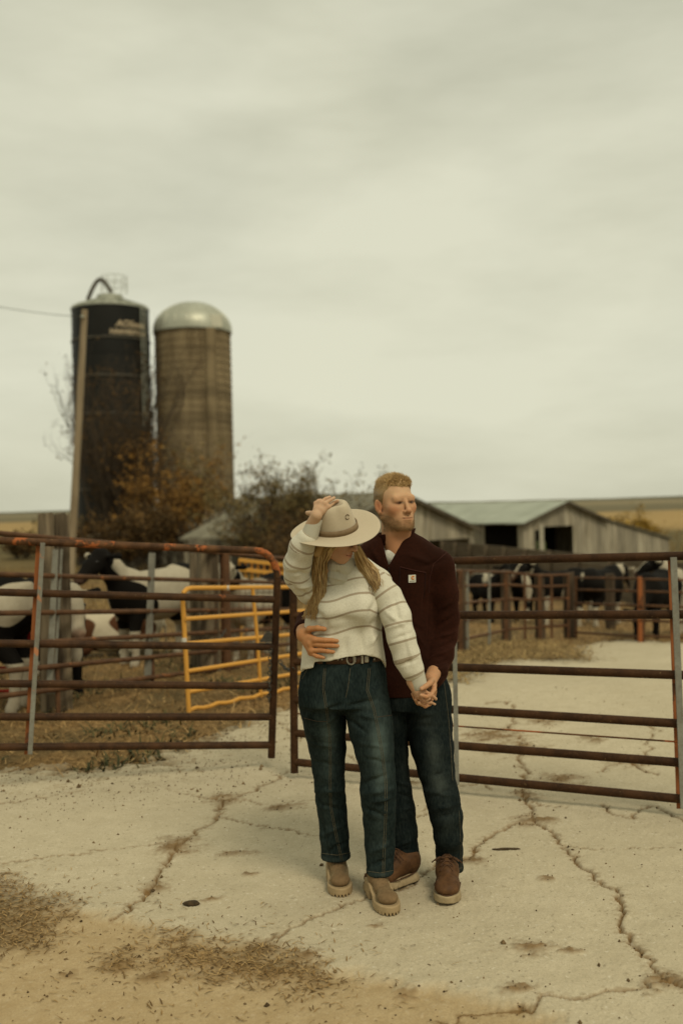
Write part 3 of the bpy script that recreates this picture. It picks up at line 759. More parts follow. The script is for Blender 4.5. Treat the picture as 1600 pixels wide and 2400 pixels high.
# ---- timber posts of the pen
def timber(px, top, w, d, label, mat=WOODP, seed=1, parts=1):
    b = W(px, 1400, d)
    o = post_mesh(None, 'timber_post', px, top, 0, w, d, mat, seed=seed); tag(o, label, 'post', 'timber posts')
timber(109, 1204, 38, 8.45, 'tall cracked grey timber post rising above the left gate, left one of the pair', seed=2)
timber(145, 1207, 32, 8.55, 'tall dark grey timber post rising above the left gate, right one of the pair', seed=3)
timber(486, 1288, 52, 10.6, 'thick grey timber post behind the yellow gate', seed=4)
timber(457, 1296, 24, 11.1, 'thin grey timber post beside the thick post behind the yellow gate', seed=5)
o = MB(); b = W(527, 1400, 10.7); o.tube([(b[0], b[1], float(hgt(b[0], b[1])) - .1), W(526, 1290, 10.7)], .055, 12)
tag(o.build('rusty_pipe_post', RUST_MID, None, smooth=True), 'rust-brown pipe post right beside the thick timber post', 'post')
g = empty('feed_rail', (*W(605, 1400, 14)[:2], float(hgt(W(605,1400,14)[0], 14))), 'low yellow slatted feed rail far behind the yellow gate', 'feeder')
p0, p1 = W(560, 1312, 14), W(720, 1330, 14)
for dz in (0, -.13):
    mb = MB(); mb.bar(p0 + [0, 0, dz], p1 + [0, 0, dz], .05, .05); mb.build('rail', YEL, g)
for t in np.linspace(0, 1, 12):
    c = lerp(p0, p1, t); mb = MB(); mb.bar(c + [0, .05, .0], (c[0], c[1] + .05, float(hgt(c[0], c[1])) - .05 if t in (0, 1) else c[2] - .3), .03, .03); mb.build('slat', YEL, g)
# wire netting by the thick post
g = empty('wire_netting', (*W(560, 1500, 10.3)[:2], float(hgt(W(560,1500,10.3)[0], 10.3))), 'rusty square wire netting strung behind the yellow gate', 'netting')
mb = MB()
for px in range(505, 660, 14): mb.tube([W(px, 1362, 10.3), W(px, 1560, 10.3)], .0025, 4)
for py in range(1362, 1570, 16): mb.tube([W(500, py, 10.3), W(660, py - 6, 10.3)], .0025, 4)
mb.build('wires', RUST_MID, g)

# ---- corral on the right
def gd(px, py): return GP(px, py)[1] / (FWD[1] - UPV[1] * (py - 1200) / FPX + RGT[1] * (px - 800) / FPX)
cor = [(1016, 1540, 1336, 24, 'next to the man\'s shoulder'), (1077, 1530, 1334, 22, 'second from the man'), (1184, 1505, 1337, 22, 'third from the man'), (1263, 1499, 1345, 22, 'fourth from the man'), (1331, 1494, 1343, 24, 'fifth from the man, where the corral turns'), (1428, 1474, 1346, 20, 'beyond the corner, left of the black heifer')]
cp_ = []
for i, (px, yb, yt, w, txt) in enumerate(cor):
    d = gd(px, yb); cp_.append((px, yb, yt, d))
    o = post_mesh(None, 'timber_post', px, yt, 0, w, d, WOODD, seed=20 + i); tag(o, 'dark timber corral post behind the right gate, ' + txt, 'post', 'corral posts')
def corral_panel(a, b, n, label, mat=RUST_MID, ups=(0.35, 0.7), r=.020, off=.1):
    P0t, P0b = W(a[0], a[2] + 4, a[3] - off), W(a[0], a[1] - 30, a[3] - off); P1t, P1b = W(b[0], b[2] + 4, b[3] - off), W(b[0], b[1] - 28, b[3] - off)
    g = empty('corral_panel', tuple((P0b + P1b) / 2), label, 'fence', 'corral panels')
    for k in range(n):
        t = (k / (n - 1)) ** 1.1; mb = MB(); mb.tube([lerp(P0t, P0b, t), lerp(P1t, P1b, t)], r, 8); mb.build('rail', mat, g, smooth=True)
    for u in (0.02,) + tuple(ups) + (.98,):
        q0 = lerp(P0t, P1t, u); q1 = lerp(P0b, P1b, u); gz = float(hgt(q1[0], q1[1]))
        mb = MB(); mb.bar(q0 - [0, .025, 0], (q1[0], q1[1] - .025, gz - .03), .035, .012); mb.build('upright', GALV if u in (.14, .6) else RUST_MID, g)
    return g
nm = ['left of', 'right of']
corral_panel(cp_[0], cp_[1], 5, 'rusty corral panel just right of the man\'s arm', ups=())
corral_panel(cp_[1], cp_[2], 5, 'rusty corral panel between second and third corral posts', ups=(.14, .6))
corral_panel(cp_[2], cp_[3], 5, 'rusty corral panel between third and fourth corral posts', ups=(.55,))
corral_panel(cp_[3], cp_[4], 5, 'short rusty corral panel meeting the corner post', ups=(.4,))
corral_panel((1345, 1512, 1350, 15.2), (1498, 1520, 1352, 13.9), 5, 'long rusty corral panel in front of the black heifer', ups=(), r=.017, off=0)
corral_panel((1502, 1520, 1353, 13.85), (1700, 1528, 1358, 13.0), 5, 'rusty corral panel at the right edge behind the gate', ups=(.7,), r=.017, off=0)
q = W(1498, 1480, 13.8); o = MB(); o.tube([(q[0], q[1], float(hgt(q[0], q[1])) - .1), W(1498, 1352, 13.8)], .034, 10)
tag(o.build('orange_post', ORB, None, smooth=True), 'bright orange steel post in front of the black heifer', 'post')
far_g = [(1085, 1450, 1340, 27), (1175, 1440, 1338, 29), (1290, 1430, 1338, 31)]
for i in range(2):
    a, b = far_g[i], far_g[i + 1]
    corral_panel((a[0], a[1], a[2], a[3]), (b[0], b[1], b[2], b[3]), 6, ['far grey pipe panel seen through the corral on the left', 'far grey pipe panel seen through the corral, right of the first'][i], RUST_MID, ups=(.5,), off=0)

# ---- plank windbreak wall before the barns
PLK = plain('weathered_planks', (0.150, 0.118, 0.078), (0.085, 0.064, 0.040), 3, .95, bmp=.5, stretch=(.3, .3, 4), isl=.35)
p0, p1 = W(1040, 1268, 52), W(1640, 1322, 25)
g = empty('plank_wall', tuple((p0 + p1) / 2 - [0, 0, 1.5]), 'long low brown plank wall in front of the barns', 'wall')
dirw = (p1 - p0) * [1, 1, 0]; Lw = np.linalg.norm(dirw); dirw /= Lw; nw = np.cross(dirw, [0, 0, 1])
gbot = min(float(hgt(*p0[:2])), float(hgt(*p1[:2]))) - .3
rb = np.random.default_rng(5)
for k in range(5):
    for j in range(5):
        a = lerp(p0, p1, j / 5); b = lerp(p0, p1, (j + 1) / 5 - .002)
        mb = MB(); z = -.14 - k * .27; jit = rb.normal() * .012
        mb.bar(a + [0, 0, z] + nw * jit, b + [0, 0, z + rb.normal() * .01] + nw * jit, .255, .05, nw); mb.build('plank', PLK, g)
for j in range(11):
    c = lerp(p0, p1, j / 10) - nw * -.1; mb = MB(); mb.box((c[0], c[1], (c[2] + gbot) / 2), (.16, .16, c[2] - gbot)); mb.build('post', PLK, g)

# ================================================================== BARNS
BOARD = plain('bare_grey_boards', (0.355, 0.32, 0.24), (0.205, 0.178, 0.125), 2.2, .95, bmp=.4, stretch=(2.2, 2.2, .25), isl=.55)
ROOF = plain('pale_metal_roof', (0.36, 0.385, 0.31), (0.30, 0.32, 0.255), .7, .55, .15)
ROOF_D = plain('grey_shingle_roof', (0.20, 0.188, 0.135), (0.14, 0.128, 0.09), 1.5, .9, isl=.15)
DARKIN = plain('barn_inside_shade', (0.018, 0.013, 0.008), (0.010, 0.008, 0.005), 2, 1.0)
TRIM = plain('dark_trim', (0.095, 0.078, 0.05), (0.06, 0.05, 0.033), 3, .9)
def boards(mb, P, u, wdt, z0f, z1f, nrm, holes=(), bw=.26, th=.05, seed=1):
    """vertical boards from P along u; holes (u0,u1,z0,z1) stay open"""
    r = np.random.default_rng(seed); n = int(wdt / bw)
    for i in range(n):
        a = i * wdt / n; b = a + wdt / n - .018; m = (a + b) / 2
        z0, z1 = z0f(m), z1f(m) ; spans = [(z0, z1)]
        for h in holes:
            if h[0] < m < h[1]:
                spans = [s for (x, y) in spans for s in ((x, min(y, h[2])), (max(x, h[3]), y)) if s[1] - s[0] > .08]
        off = nrm * r.normal() * .012
        for (x, y) in spans:
            zt0 = y if y < z1 - 1e-6 else z1f(a) ; zt1 = y if y < z1 - 1e-6 else z1f(b)
            A = P + u * a + off; B = P + u * b + off
            mb.hexa([(*A[:2], x), (*B[:2], x), (*(B + nrm * th)[:2], x), (*(A + nrm * th)[:2], x), (*A[:2], zt0), (*B[:2], zt1), (*(B + nrm * th)[:2], zt1), (*(A + nrm * th)[:2], zt0)])
def barn(C, gdir, ldir, wdt, length, z_eave, z_ridge, z_base, label, gable_holes, side_holes, roofmat, lean=None, gable_open_below=None, seed=1):
    g = empty('barn', (C[0], C[1], z_base), label, 'barn')
    gd_, ld_ = np.array([*gdir, 0.]), np.array([*ldir, 0.]); P = np.array([C[0], C[1], 0.])
    top = lambda m: z_eave + (z_ridge - z_eave) * (1 - abs(m - wdt / 2) / (wdt / 2))
    mb = MB(); boards(mb, P, gd_, wdt, lambda m: z_base if gable_open_below is None else gable_open_below, top, -ld_, gable_holes, seed=seed)
    if gable_open_below is not None:
        for m in (0.0, wdt * .33, wdt * .66, wdt - .3):
            A = P + gd_ * m; mb.box((A[0] + .15, A[1] + .1, (z_base + gable_open_below) / 2), (.28, .28, gable_open_below - z_base))
    mb.build('gable_wall', BOARD, g)
    mb = MB(); boards(mb, P, ld_, length, lambda m: z_base, lambda m: z_eave, -gd_, side_holes, seed=seed + 1); mb.build('side_wall', BOARD, g)
    mb = MB(); boards(mb, P + gd_ * wdt, ld_, length, lambda m: z_base, lambda m: z_eave, gd_, (), seed=seed + 2); mb.build('side_wall', BOARD, g)
    mb = MB(); boards(mb, P + ld_ * length, gd_, wdt, lambda m: z_base, top, ld_, (), seed=seed + 3); mb.build('gable_wall', BOARD, g)
    # upright near-black sheet, the shade of the inside put into its colour
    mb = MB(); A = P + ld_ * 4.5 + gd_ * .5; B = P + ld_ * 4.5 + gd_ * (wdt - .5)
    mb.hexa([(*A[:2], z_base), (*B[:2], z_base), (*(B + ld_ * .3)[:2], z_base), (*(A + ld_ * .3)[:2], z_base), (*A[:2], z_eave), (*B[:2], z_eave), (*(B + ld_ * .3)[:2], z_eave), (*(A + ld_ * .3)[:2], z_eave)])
    mb.build('inner_dark_sheet', DARKIN, g)
    for side in (0, 1):                                   # roof planes with an overhang, made of sheets
        mb = MB(); n = 14
        ov = .45; sl_ = (z_ridge - z_eave) / (wdt / 2)
        e0 = -ov if side == 0 else wdt + ov; ze = z_eave - ov * sl_
        for i in range(n):
            l0 = -ov + i * (length + 2 * ov) / n; l1 = l0 + (length + 2 * ov) / n - .01; h = .02 * (i % 2)
            q = []
            for dz in (0, .07):
                for (m, l, z) in ((e0, l0, ze), (e0, l1, ze), (wdt / 2, l1, z_ridge), (wdt / 2, l0, z_ridge)):
                    p = P + gd_ * m + ld_ * l; q.append((p[0], p[1], z + dz + .03 + h))
            mb.hexa(q)
        mb.build('roof', roofmat, g)
    for side in (0, 1):
        m = -.42 if side == 0 else wdt + .42; a = P + gd_ * m - ld_ * .47; b = P + gd_ * wdt / 2 - ld_ * .47
        mb = MB(); mb.bar((a[0], a[1], z_eave - .42 * (z_ridge - z_eave) / (wdt / 2) - .03), (b[0], b[1], z_ridge - .03), .22, .05, -ld_); mb.build('barge_board', TRIM, g)
    if lean:
        w2, z2 = lean; mb = MB(); Q = P + gd_ * (wdt + .02)
        boards(mb, Q, gd_, w2, lambda m: z_base - 1.2, lambda m: lerp(z_eave - .05, z2, m / w2), -ld_, (), seed=seed + 7); mb.build('lean_to_wall', BOARD, g)
        mb = MB(); q = []
        for dz in (0, .08):
            for (m, l, z) in ((0, -.3, z_eave), (w2 + .3, -.3, z2), (w2 + .3, length, z2), (0, length, z_eave)):
                p = Q + gd_ * m + ld_ * l; q.append((p[0], p[1], z + dz))
        mb.hexa(q); mb.build('lean_to_roof', ROOF_D, g)
        mb = MB(); boards(mb, Q + gd_ * w2, ld_, length, lambda m: z_base - 1.2, lambda m: z2, gd_, (), seed=seed + 8); mb.build('lean_to_wall', BOARD, g)
    return g
G_ = (.766, .643); L_ = (-.643, .766)
c2 = W(1225, 1225, 76)
b2g = barn((c2[0], c2[1]), G_, L_, 10.1, 24, .02, 1.50, -4.3, 'grey board barn with pale green metal roof and a long lean-to', [(2.35, 6.2, -4.3, -.38), (1.45, 1.75, -4.3, -.6)], [(.4, 4.0, -4.3, -.15), (5.6, 6.5, -4.3, -.5)], ROOF, lean=(9.8, -2.05), seed=11)
mb = MB(); p = np.array([c2[0], c2[1], 0]) + np.array([*G_, 0]) * 1.95 - np.array([*L_, 0]) * .15
mb.box((p[0], p[1], -2.3), (.30, .30, 4.2)); mb.build('door_post', plain('pale_post', (.46, .43, .33), (.38, .35, .27), 3), b2g)
mb = MB(); p = np.array([c2[0], c2[1], 0]) + np.array([*G_, 0]) * 2.9 + np.array([*L_, 0]) * 1.2; mb.box((p[0], p[1], -2.6), (1.3, 1.1, 2.1), rotz(.7)); tag(mb.build('fodder_tub', plain('dull_green', (.12, .15, .055), (.08, .10, .04), 3), None, bevel=.15), 'dull green tub standing inside the right barn doorway', 'tub')
r1 = W(1105, 1237, 62); c1 = (r1[0] - G_[0] * 12.5, r1[1] - G_[1] * 12.5)
barn(c1, G_, L_, 12.5, 18, .05, 2.30, -3.6, 'wide grey barn with open front and dark gable edge, behind the man', [], [(2, 9, -3.6, -.4)], ROOF_D, gable_open_below=-.55, seed=31)
def shed(px0, px1, d, y_eave, y_ridge, label, seed):
    a, b = W(px0, y_eave, d), W(px1, y_eave, d); zr = W(px0, y_ridge, d)[2]; z0 = float(hgt(*a[:2])) - .2; g = empty('shed', (a[0], a[1], z0), label, 'shed'); dp = 4.5; sk = (b[0] - a[0]) * .5
    mb = MB()
    for i in range(10):
        x0_, x1_ = lerp(a[0], b[0], i / 10) - .2, lerp(a[0], b[0], (i + 1) / 10) - .21; h = .02 * (i % 2)
        mb.hexa([(x0_, d - .4, a[2] - .1 + h), (x1_, d - .4, a[2] - .1 + h), (x1_ + sk * (1 - i / 9), d + dp / 2, zr + h), (x0_ + sk * (1 - i / 9), d + dp / 2, zr + h), (x0_, d - .4, a[2] + h), (x1_, d - .4, a[2] + h), (x1_ + sk * (1 - i / 9), d + dp / 2, zr + .1 + h), (x0_ + sk * (1 - i / 9), d + dp / 2, zr + .1 + h)])
    mb.build('roof', ROOF_D, g)
    mb = MB(); mb.hexa([(a[0] + sk, d + dp / 2 + .01, zr - .1), (b[0], d + dp / 2 + .01, zr - .1), (b[0], d + dp, a[2]), (a[0], d + dp, a[2]), (a[0] + sk, d + dp / 2 + .01, zr), (b[0], d + dp / 2 + .01, zr), (b[0], d + dp, a[2] + .1), (a[0], d + dp, a[2] + .1)]); mb.build('roof', ROOF_D, g)
    mb = MB(); boards(mb, np.array([a[0], d + dp - .2, 0]), np.array([1., 0, 0]), b[0] - a[0], lambda m: z0, lambda m: a[2], np.array([0, 1., 0]), seed=seed); mb.build('back_wall', BOARD, g)
    for x in (a[0], b[0]):
        mb = MB(); boards(mb, np.array([x, d, 0]), np.array([0, 1., 0]), dp, lambda m: z0, lambda m: a[2] + ((zr - a[2]) * (1 - abs(m - dp / 2) / (dp / 2)) if x == b[0] else 0) - .12, np.array([1., 0, 0]), seed=seed + 1); mb.build('end_wall', BOARD, g)
    for t in (.02, .5, .98):
        mb = MB(); x = lerp(a[0], b[0], t); mb.box((x, d - .05, (z0 + a[2]) / 2 - .06), (.2, .2, a[2] - z0 - .12)); mb.build('post', BOARD, g)
shed(432, 640, 50, 1261, 1205, 'low open-fronted shed with pale roof below the concrete silo', 61)
shed(205, 290, 58, 1258, 1238, 'tiny low shed roof under the brush left of the other shed', 71)

# ================================================================== SILOS AND POLE
def cyl(mb, c, r, z0, z1, n=64, r1=None):
    r1 = r if r1 is None else r1; a = np.arange(n) * 6.2832 / n
    V = [(c[0] + r * math.cos(x), c[1] + r * math.sin(x), z0) for x in a] + [(c[0] + r1 * math.cos(x), c[1] + r1 * math.sin(x), z1) for x in a]
    mb.add(V, [(i, (i + 1) % n, n + (i + 1) % n, n + i) for i in range(n)] + [tuple(range(n))[::-1], tuple(range(n, 2 * n))])
def dome(mb, c, r, z0, hh, n=64, rows=12):
    V = []; F = []
    for i in range(rows):
        t = i / rows * math.pi / 2; V += [(c[0] + r * math.cos(t) * math.cos(a), c[1] + r * math.cos(t) * math.sin(a), z0 + hh * math.sin(t)) for a in np.arange(n) * 6.2832 / n]
    V.append((c[0], c[1], z0 + hh))
    for i in range(rows - 1):
        for j in range(n): k = (j + 1) % n; F.append((i*n+j, i*n+k, (i+1)*n+k, (i+1)*n+j))
    for j in range(n): F.append(((rows-1)*n+j, (rows-1)*n+(j+1) % n, rows * n))
    mb.add(V, F)
def ring_obj(name, c, r, z, rad, mat, parent, n=64):
    a = np.linspace(0, 6.2832, n + 1); mb = MB(); mb.tube([(c[0] + r * math.cos(x), c[1] + r * math.sin(x), z) for x in a], rad, 6, caps=False); return mb.build(name, mat, parent, smooth=True)
def text_mesh(body, size, name, mat, parent, bend=None, z=0.0, shear=0.0, ang0=0.0, loc=None, R=None, depth=.01, offset=0.0):
    cu = bpy.data.curves.new(name, 'FONT'); cu.body = body; cu.size = size; cu.align_x = 'CENTER'; cu.extrude = depth; cu.shear = shear; cu.offset = offset; cu.resolution_u = 3
    tmp = bpy.data.objects.new(name + '_tmp', cu); COL.objects.link(tmp); dg = bpy.context.evaluated_depsgraph_get()
    me = bpy.data.meshes.new_from_object(tmp.evaluated_get(dg)); bpy.data.objects.remove(tmp); me.name = name
    for v in me.vertices:
        if bend:
            cx, cy, r = bend; a = ang0 + v.co.x / r; rr = r + .02 + v.co.z; v.co = Vector((cx + rr * math.sin(a), cy - rr * math.cos(a), z + v.co.y))
        else:
            v.co = Vector(np.asarray(loc) + np.asarray(R) @ np.array(v.co))
    me.materials.clear(); me.materials.append(mat); o = bpy.data.objects.new(name, me); put(o, parent); return o
BLACKS = plain('black_enamel', (0.012, 0.0115, 0.009), (0.007, 0.007, 0.0055), .5, .5, bmp=.08, bscale=2, spec=.18)
BRACE = plain('dark_flange', (0.11, 0.098, 0.072), (0.07, 0.062, 0.045), 1, .6)
GREYM = plain('dull_galvanised', (0.42, 0.43, 0.35), (0.34, 0.345, 0.275), .6, .42, .35)
CREAM = plain('cream_lettering', (0.52, 0.42, 0.27), (0.48, 0.38, 0.24), 2, .6)
DS = 75.0
cS = W(259, 730, DS); rS = 88.5 * DS / FPX; zt = cS[2]; cb = (cS[0] + 0.02, DS); zb = float(hgt(cS[0], DS)) - .3
g = empty('silo', (cb[0], cb[1], zb), 'tall black steel silo with white lettering and a hooped pipe on top', 'silo')
nsh = 11
for i in range(nsh):
    mb = MB(); cyl(mb, cb, rS + (.02 if i % 2 else 0), lerp(zb, zt, i / nsh), lerp(zb, zt, (i + 1) / nsh) - .01); mb.build('shell_ring', BLACKS, g, smooth=True)
for y in (804, 890, 976, 1062, 1148):
    ring_obj('flange', cb, rS + .05, W(259, y, DS)[2], .06, BRACE, g)
mb = MB(); cyl(mb, cb, rS + .05, zt, zt + .12); cyl(mb, cb, rS * 1.0, zt + .12, zt + .80, r1=rS * .36); mb.build('roof', GREYM, g, smooth=True)
mb = MB()
for a in np.linspace(0, 6.283, 25)[:-1]: mb.bar((cb[0] + (rS - .02) * math.cos(a), cb[1] + (rS - .02) * math.sin(a), zt + .20), (cb[0] + rS * .36 * math.cos(a), cb[1] + rS * .36 * math.sin(a), zt + .86), .08, .08, (0, 0, 1))
mb.build('roof_ribs', GREYM, g)
mb = MB(); cyl(mb, cb, rS * .34, zt + .80, zt + 1.15); mb.build('roof_collar', GREYM, g, smooth=True)
mb = MB(); rr_ = np.linspace(0, 1, 22); hp = [W(206 + 55 * t, 703 - 48 * math.sin(min(1, t / .55) * math.pi / 2) + (30 * max(0, (t - .55) / .45) ** 1.6), DS - .8) for t in rr_]
mb.tube(hp, .16, 10); mb.build('filler_pipe', BRACE, g, smooth=True)
mb = MB(); c0 = np.array([cb[0] + .35, cb[1], zt + 1.3])
for a in np.linspace(0, 6.283, 11)[:-1]: mb.tube([c0 + [.95 * math.cos(a), .95 * math.sin(a), 0], c0 + [.95 * math.cos(a), .95 * math.sin(a), 1.25]], .022, 5)
for z in (.65, 1.25): mb.tube([c0 + [.95 * math.cos(a), .95 * math.sin(a), z] for a in np.linspace(0, 6.283, 25)], .022, 5, caps=False)
mb.build('safety_cage', GREYM, g)
ag = math.asin((318 - 259) / 88.5)
text_mesh('AOSmith', .66, 'lettering', CREAM, g, bend=(cb[0], cb[1], rS + .02), z=W(318, 779, DS)[2], shear=.3, ang0=ag + .05, offset=.012)
text_mesh('HARVESTORE', .50, 'lettering', CREAM, g, bend=(cb[0], cb[1], rS + .02), z=W(318, 796, DS)[2], ang0=ag, offset=.012)
mb = MB()   # outside ladder cage at the right edge
la = math.radians(62); lx, ly = cb[0] + (rS + .25) * math.sin(la), cb[1] - (rS + .25) * math.cos(la)
for o_ in (-.22, .22): mb.tube([(lx + o_ * .4, ly + o_, zb), (lx + o_ * .4, ly + o_, zt)], .035, 5)
for z in np.arange(zb, zt, .4): mb.tube([(lx - .09, ly - .22, z), (lx + .09, ly + .22, z)], .02, 4)
mb.build('ladder', GREYM, g)

def stave_mat():
    m, t, b = newmat('concrete_staves'); pos = t.nodes.new('ShaderNodeNewGeometry').outputs['Position']
    st = noise(t, 1.2, 4, .6, pos, 0, (1.6, 1.6, .16)); c = mixc(t, ramp(t, st, (.35, 0.), (.7, 1.)), (0.265, 0.205, 0.118), (0.145, 0.108, 0.060))
    c = mixc(t, ramp(t, noise(t, .35, 3, .5, pos, 0, (.2, .2, 2.2)), (.5, 0.), (.62, .55)), c, (0.085, 0.064, 0.037))
    t.links.new(c, b.inputs['Base Color']); b.inputs['Roughness'].default_value = .95; b.inputs['Specular IOR Level'].default_value = .15; return m
STAVE = stave_mat(); HOOP = plain('rusty_hoop', (0.185, 0.138, 0.078), (0.14, 0.105, 0.06), 2, .9)
c3 = W(452, 783, DS + 1); r3 = 88 * (DS + 1) / FPX; z3 = c3[2]; cb3 = (c3[0], DS + 1.0); zb3 = float(hgt(*cb3)) - .3
g = empty('silo', (cb3[0], cb3[1], zb3), 'brown concrete stave silo with a grey domed metal roof', 'silo')
mb = MB(); ns = 56; rs_ = np.random.default_rng(9)
for i in range(ns):
    a0, a1 = i * 6.2832 / ns, (i + 1) * 6.2832 / ns - .012; ro = r3 + rs_.normal() * .012
    for (u0, u1) in ((zb3, z3),):
        q = []
        for z in (u0, u1):
            for (rr2, a) in ((r3 - .15, a0), (ro, a0), (ro, a1), (r3 - .15, a1)): q.append((cb3[0] + rr2 * math.cos(a), cb3[1] + rr2 * math.sin(a), z))
        mb.hexa(q)
tag(mb.build('staves', STAVE, g), kind='stuff')
zh = zb3 + .6; first = None; k = 0
while zh < z3 - .1:
    o = ring_obj('hoop', cb3, r3 + .022, zh, .018, HOOP, g, 48); zh += .34 if zh < z3 - 8 else .55
mb = MB(); cyl(mb, cb3, r3 + .12, z3, z3 + .15); dome(mb, cb3, r3 + .1, z3 + .15, W(452, 712, DS + 1)[2] - z3 - .1); mb.build('domed_roof', GREYM, g, smooth=True)
mb = MB()
for a in np.linspace(0, 6.283, 21)[:-1]:
    mb.tube([(cb3[0] + (r3 + .11) * math.cos(t) * math.cos(a), cb3[1] + (r3 + .11) * math.cos(t) * math.sin(a), z3 + .15 + (W(452, 712, DS + 1)[2] - z3 - .1) * math.sin(t)) for t in np.linspace(0, 1.5, 9)], .03, 5)
mb.build('roof_seams', GREYM, g)
dxp = W(514, 772, DS + 1)[0] - cb3[0]; dyp = -math.sqrt(max(r3 ** 2 - dxp ** 2, .1))
mb = MB(); mb.box((cb3[0] + dxp * .93, cb3[1] + dyp * .9, z3 + .55), (.95, .8, .95), rotz(.7)); mb.build('dormer_hatch', plain('pale_hatch', (.56, .55, .44), (.5, .49, .39), 1), g, bevel=.05)
# unloading chute down the right of the front
an = math.asin((500 - 452) / 88); mb = MB(); cyl(mb, (cb3[0] + (r3 + .1) * math.sin(an), cb3[1] - (r3 + .1) * math.cos(an)), .42, zb3, z3 - .05, 20); mb.build('chute', STAVE, g, smooth=True)
# leaning utility pole
PW = plain('bleached_pole', (0.30, 0.24, 0.155), (0.20, 0.155, 0.095), 2, .95, bmp=.4, stretch=(3, 3, .3))
a, b = W(199, 726, 30), W(166, 1340, 30); dv = (b - a) / np.linalg.norm(b - a); gz = float(hgt(b[0], b[1])); b = b + dv * ((b[2] - gz + .4) / -dv[2])
g = empty('utility_pole', (b[0], b[1], gz), 'leaning bleached timber utility pole in front of the black silo', 'pole')
mb = MB(); mb.tube([lerp(b, a, t) for t in np.linspace(0, 1, 8)], .1, 14, rad=np.linspace(.125, .095, 8)); mb.build('shaft', PW, g, smooth=True)
mb = MB(); mb.tube([a - dv * -.25 + [0, -.1, 0], a - dv * -.25 + [0, -.24, .02]], .04, 8); mb.build('insulator', GREYM, g, smooth=True)
wa = W(-260, 655, 26); pb = a + dv * .25 + np.array([0, -.2, 0])
wr = MB(); wr.tube([lerp(wa, pb, t) - [0, 0, .35 * 4 * t * (1 - t) * .5] for t in np.linspace(0, 1, 16)], .009, 5)
tag(wr.build('overhead_wire', STEEL), 'thin overhead wire running left from the leaning pole', 'wire')

# ================================================================== TREES
BARK = plain('grey_brown_bark', (0.075, 0.055, 0.035), (0.045, 0.033, 0.021), 4, .95)
def leafmat(name, a, b_, c_):
    m = straw_mat(name, a, b_, c_); return m
LF_OR = leafmat('rust_orange_leaves', (0.105, 0.057, 0.017), (0.19, 0.098, 0.024), (0.29, 0.155, 0.038))
LF_BR = leafmat('brown_leaves', (0.045, 0.030, 0.014), (0.085, 0.052, 0.020), (0.15, 0.085, 0.028))
LF_OL = leafmat('olive_leaves', (0.085, 0.069, 0.029), (0.145, 0.112, 0.045), (0.22, 0.155, 0.062))
LF_YE = leafmat('yellow_leaves', (0.20, 0.12, 0.02), (0.30, 0.18, 0.03), (0.36, 0.24, 0.05))
def tree(name, label, cat, base, H, spread, stems, leaves, leafsize, lmat, seed, upright=.6, twig=3, group=None, leaf_from=.25):
    r = np.random.default_rng(seed); g = empty(name, tuple(base), label, cat, group)
    trunk = MB(); tips = []; tri = MB()
    def grow(p, d, L, rad, lev):
        n = 5; pts = [p]; q = p.copy(); dd = d.copy()
        for i in range(n):
            dd = dd + r.normal(size=3) * .13 + np.array([0, 0, .07 * upright]); dd /= np.linalg.norm(dd); q = q + dd * L / n; pts.append(q)
            if lev > 0: tips.append((q, lev))
        trunk.tube(pts, rad, 5 if lev else 7, caps=False, rad=np.linspace(rad, rad * .45, n + 1))
        if lev < twig:
            for k in range(4 if lev < 2 else 3):
                i = r.integers(1, n + 1); a = r.uniform(0, 6.283); sd_ = np.array([math.cos(a), math.sin(a), r.uniform(-.1, .5)])
                nd = dd * upright + sd_ * (1 - upright) * 1.3; nd /= np.linalg.norm(nd); grow(pts[i], nd, L * r.uniform(.42, .68), rad * .5, lev + 1)
    for s_ in range(stems):
        a = 6.283 * s_ / stems + r.uniform(-.5, .5); rad_ = spread * r.uniform(.1, .9)
        p = np.asarray(base, float) + np.array([math.cos(a), math.sin(a), 0]) * rad_ * (.15 if stems < 8 else .55)
        d = np.array([math.cos(a) * rad_ / H * 1.3, math.sin(a) * rad_ / H * 1.3, 1.0]); d /= np.linalg.norm(d)
        grow(p - [0, 0, .2], d, H * r.uniform(.5, .72), .011 * H ** .8, 0)
    trunk.build('trunk', BARK, g, smooth=True)
    T = np.array([t[0] for t in tips]); lv = np.array([t[1] for t in tips]); hz = (T[:, 2] - base[2]) / H; ok = (hz > leaf_from); T = T[ok]; w = lv[ok].astype(float) ** 1.5; w /= w.sum()
    clump = vnoise(T, .35, seed + 1) > -.25
    w = w * (clump + .12); w /= w.sum()
    k = r.choice(len(T), leaves, p=w); c = T[k] + r.normal(size=(leaves, 3)) * leafsize * 1.6
    u = r.normal(size=(leaves, 3)); u /= np.linalg.norm(u, axis=1)[:, None]; v = np.cross(u, r.normal(size=(leaves, 3))); v /= np.linalg.norm(v, axis=1)[:, None]
    s_ = (leafsize * r.uniform(.5, 1.2, leaves))[:, None]
    V = np.stack([c - u * s_, c + v * s_ * .55, c + u * s_, c - v * s_ * .55], 1).reshape(-1, 3); F = np.arange(leaves * 4).reshape(-1, 4)
    o = mesh_np('crown', V, F, lmat, g, smooth=False); return g
def gb(px, d): p = W(px, 1250, d); return np.array([p[0], p[1], float(hgt(p[0], p[1]))])
tree('thicket_tree', 'tall bare thicket with sparse russet leaves before the black silo', 'tree', gb(290, 62), 10.8, 1.8, 40, 4600, .10, LF_BR, 101, .88, 4, leaf_from=.40)
tree('orange_bush', 'broad bush with rust-orange autumn leaves before the concrete silo', 'bush', gb(450, 58), 6.6, 2.9, 14, 5200, .12, LF_OR, 103, .52, 3)
tree('orange_bush', 'taller russet bush standing in the gap between the silos', 'bush', gb(372, 61), 7.0, 1.6, 10, 2600, .13, LF_OR, 104, .66, 3)
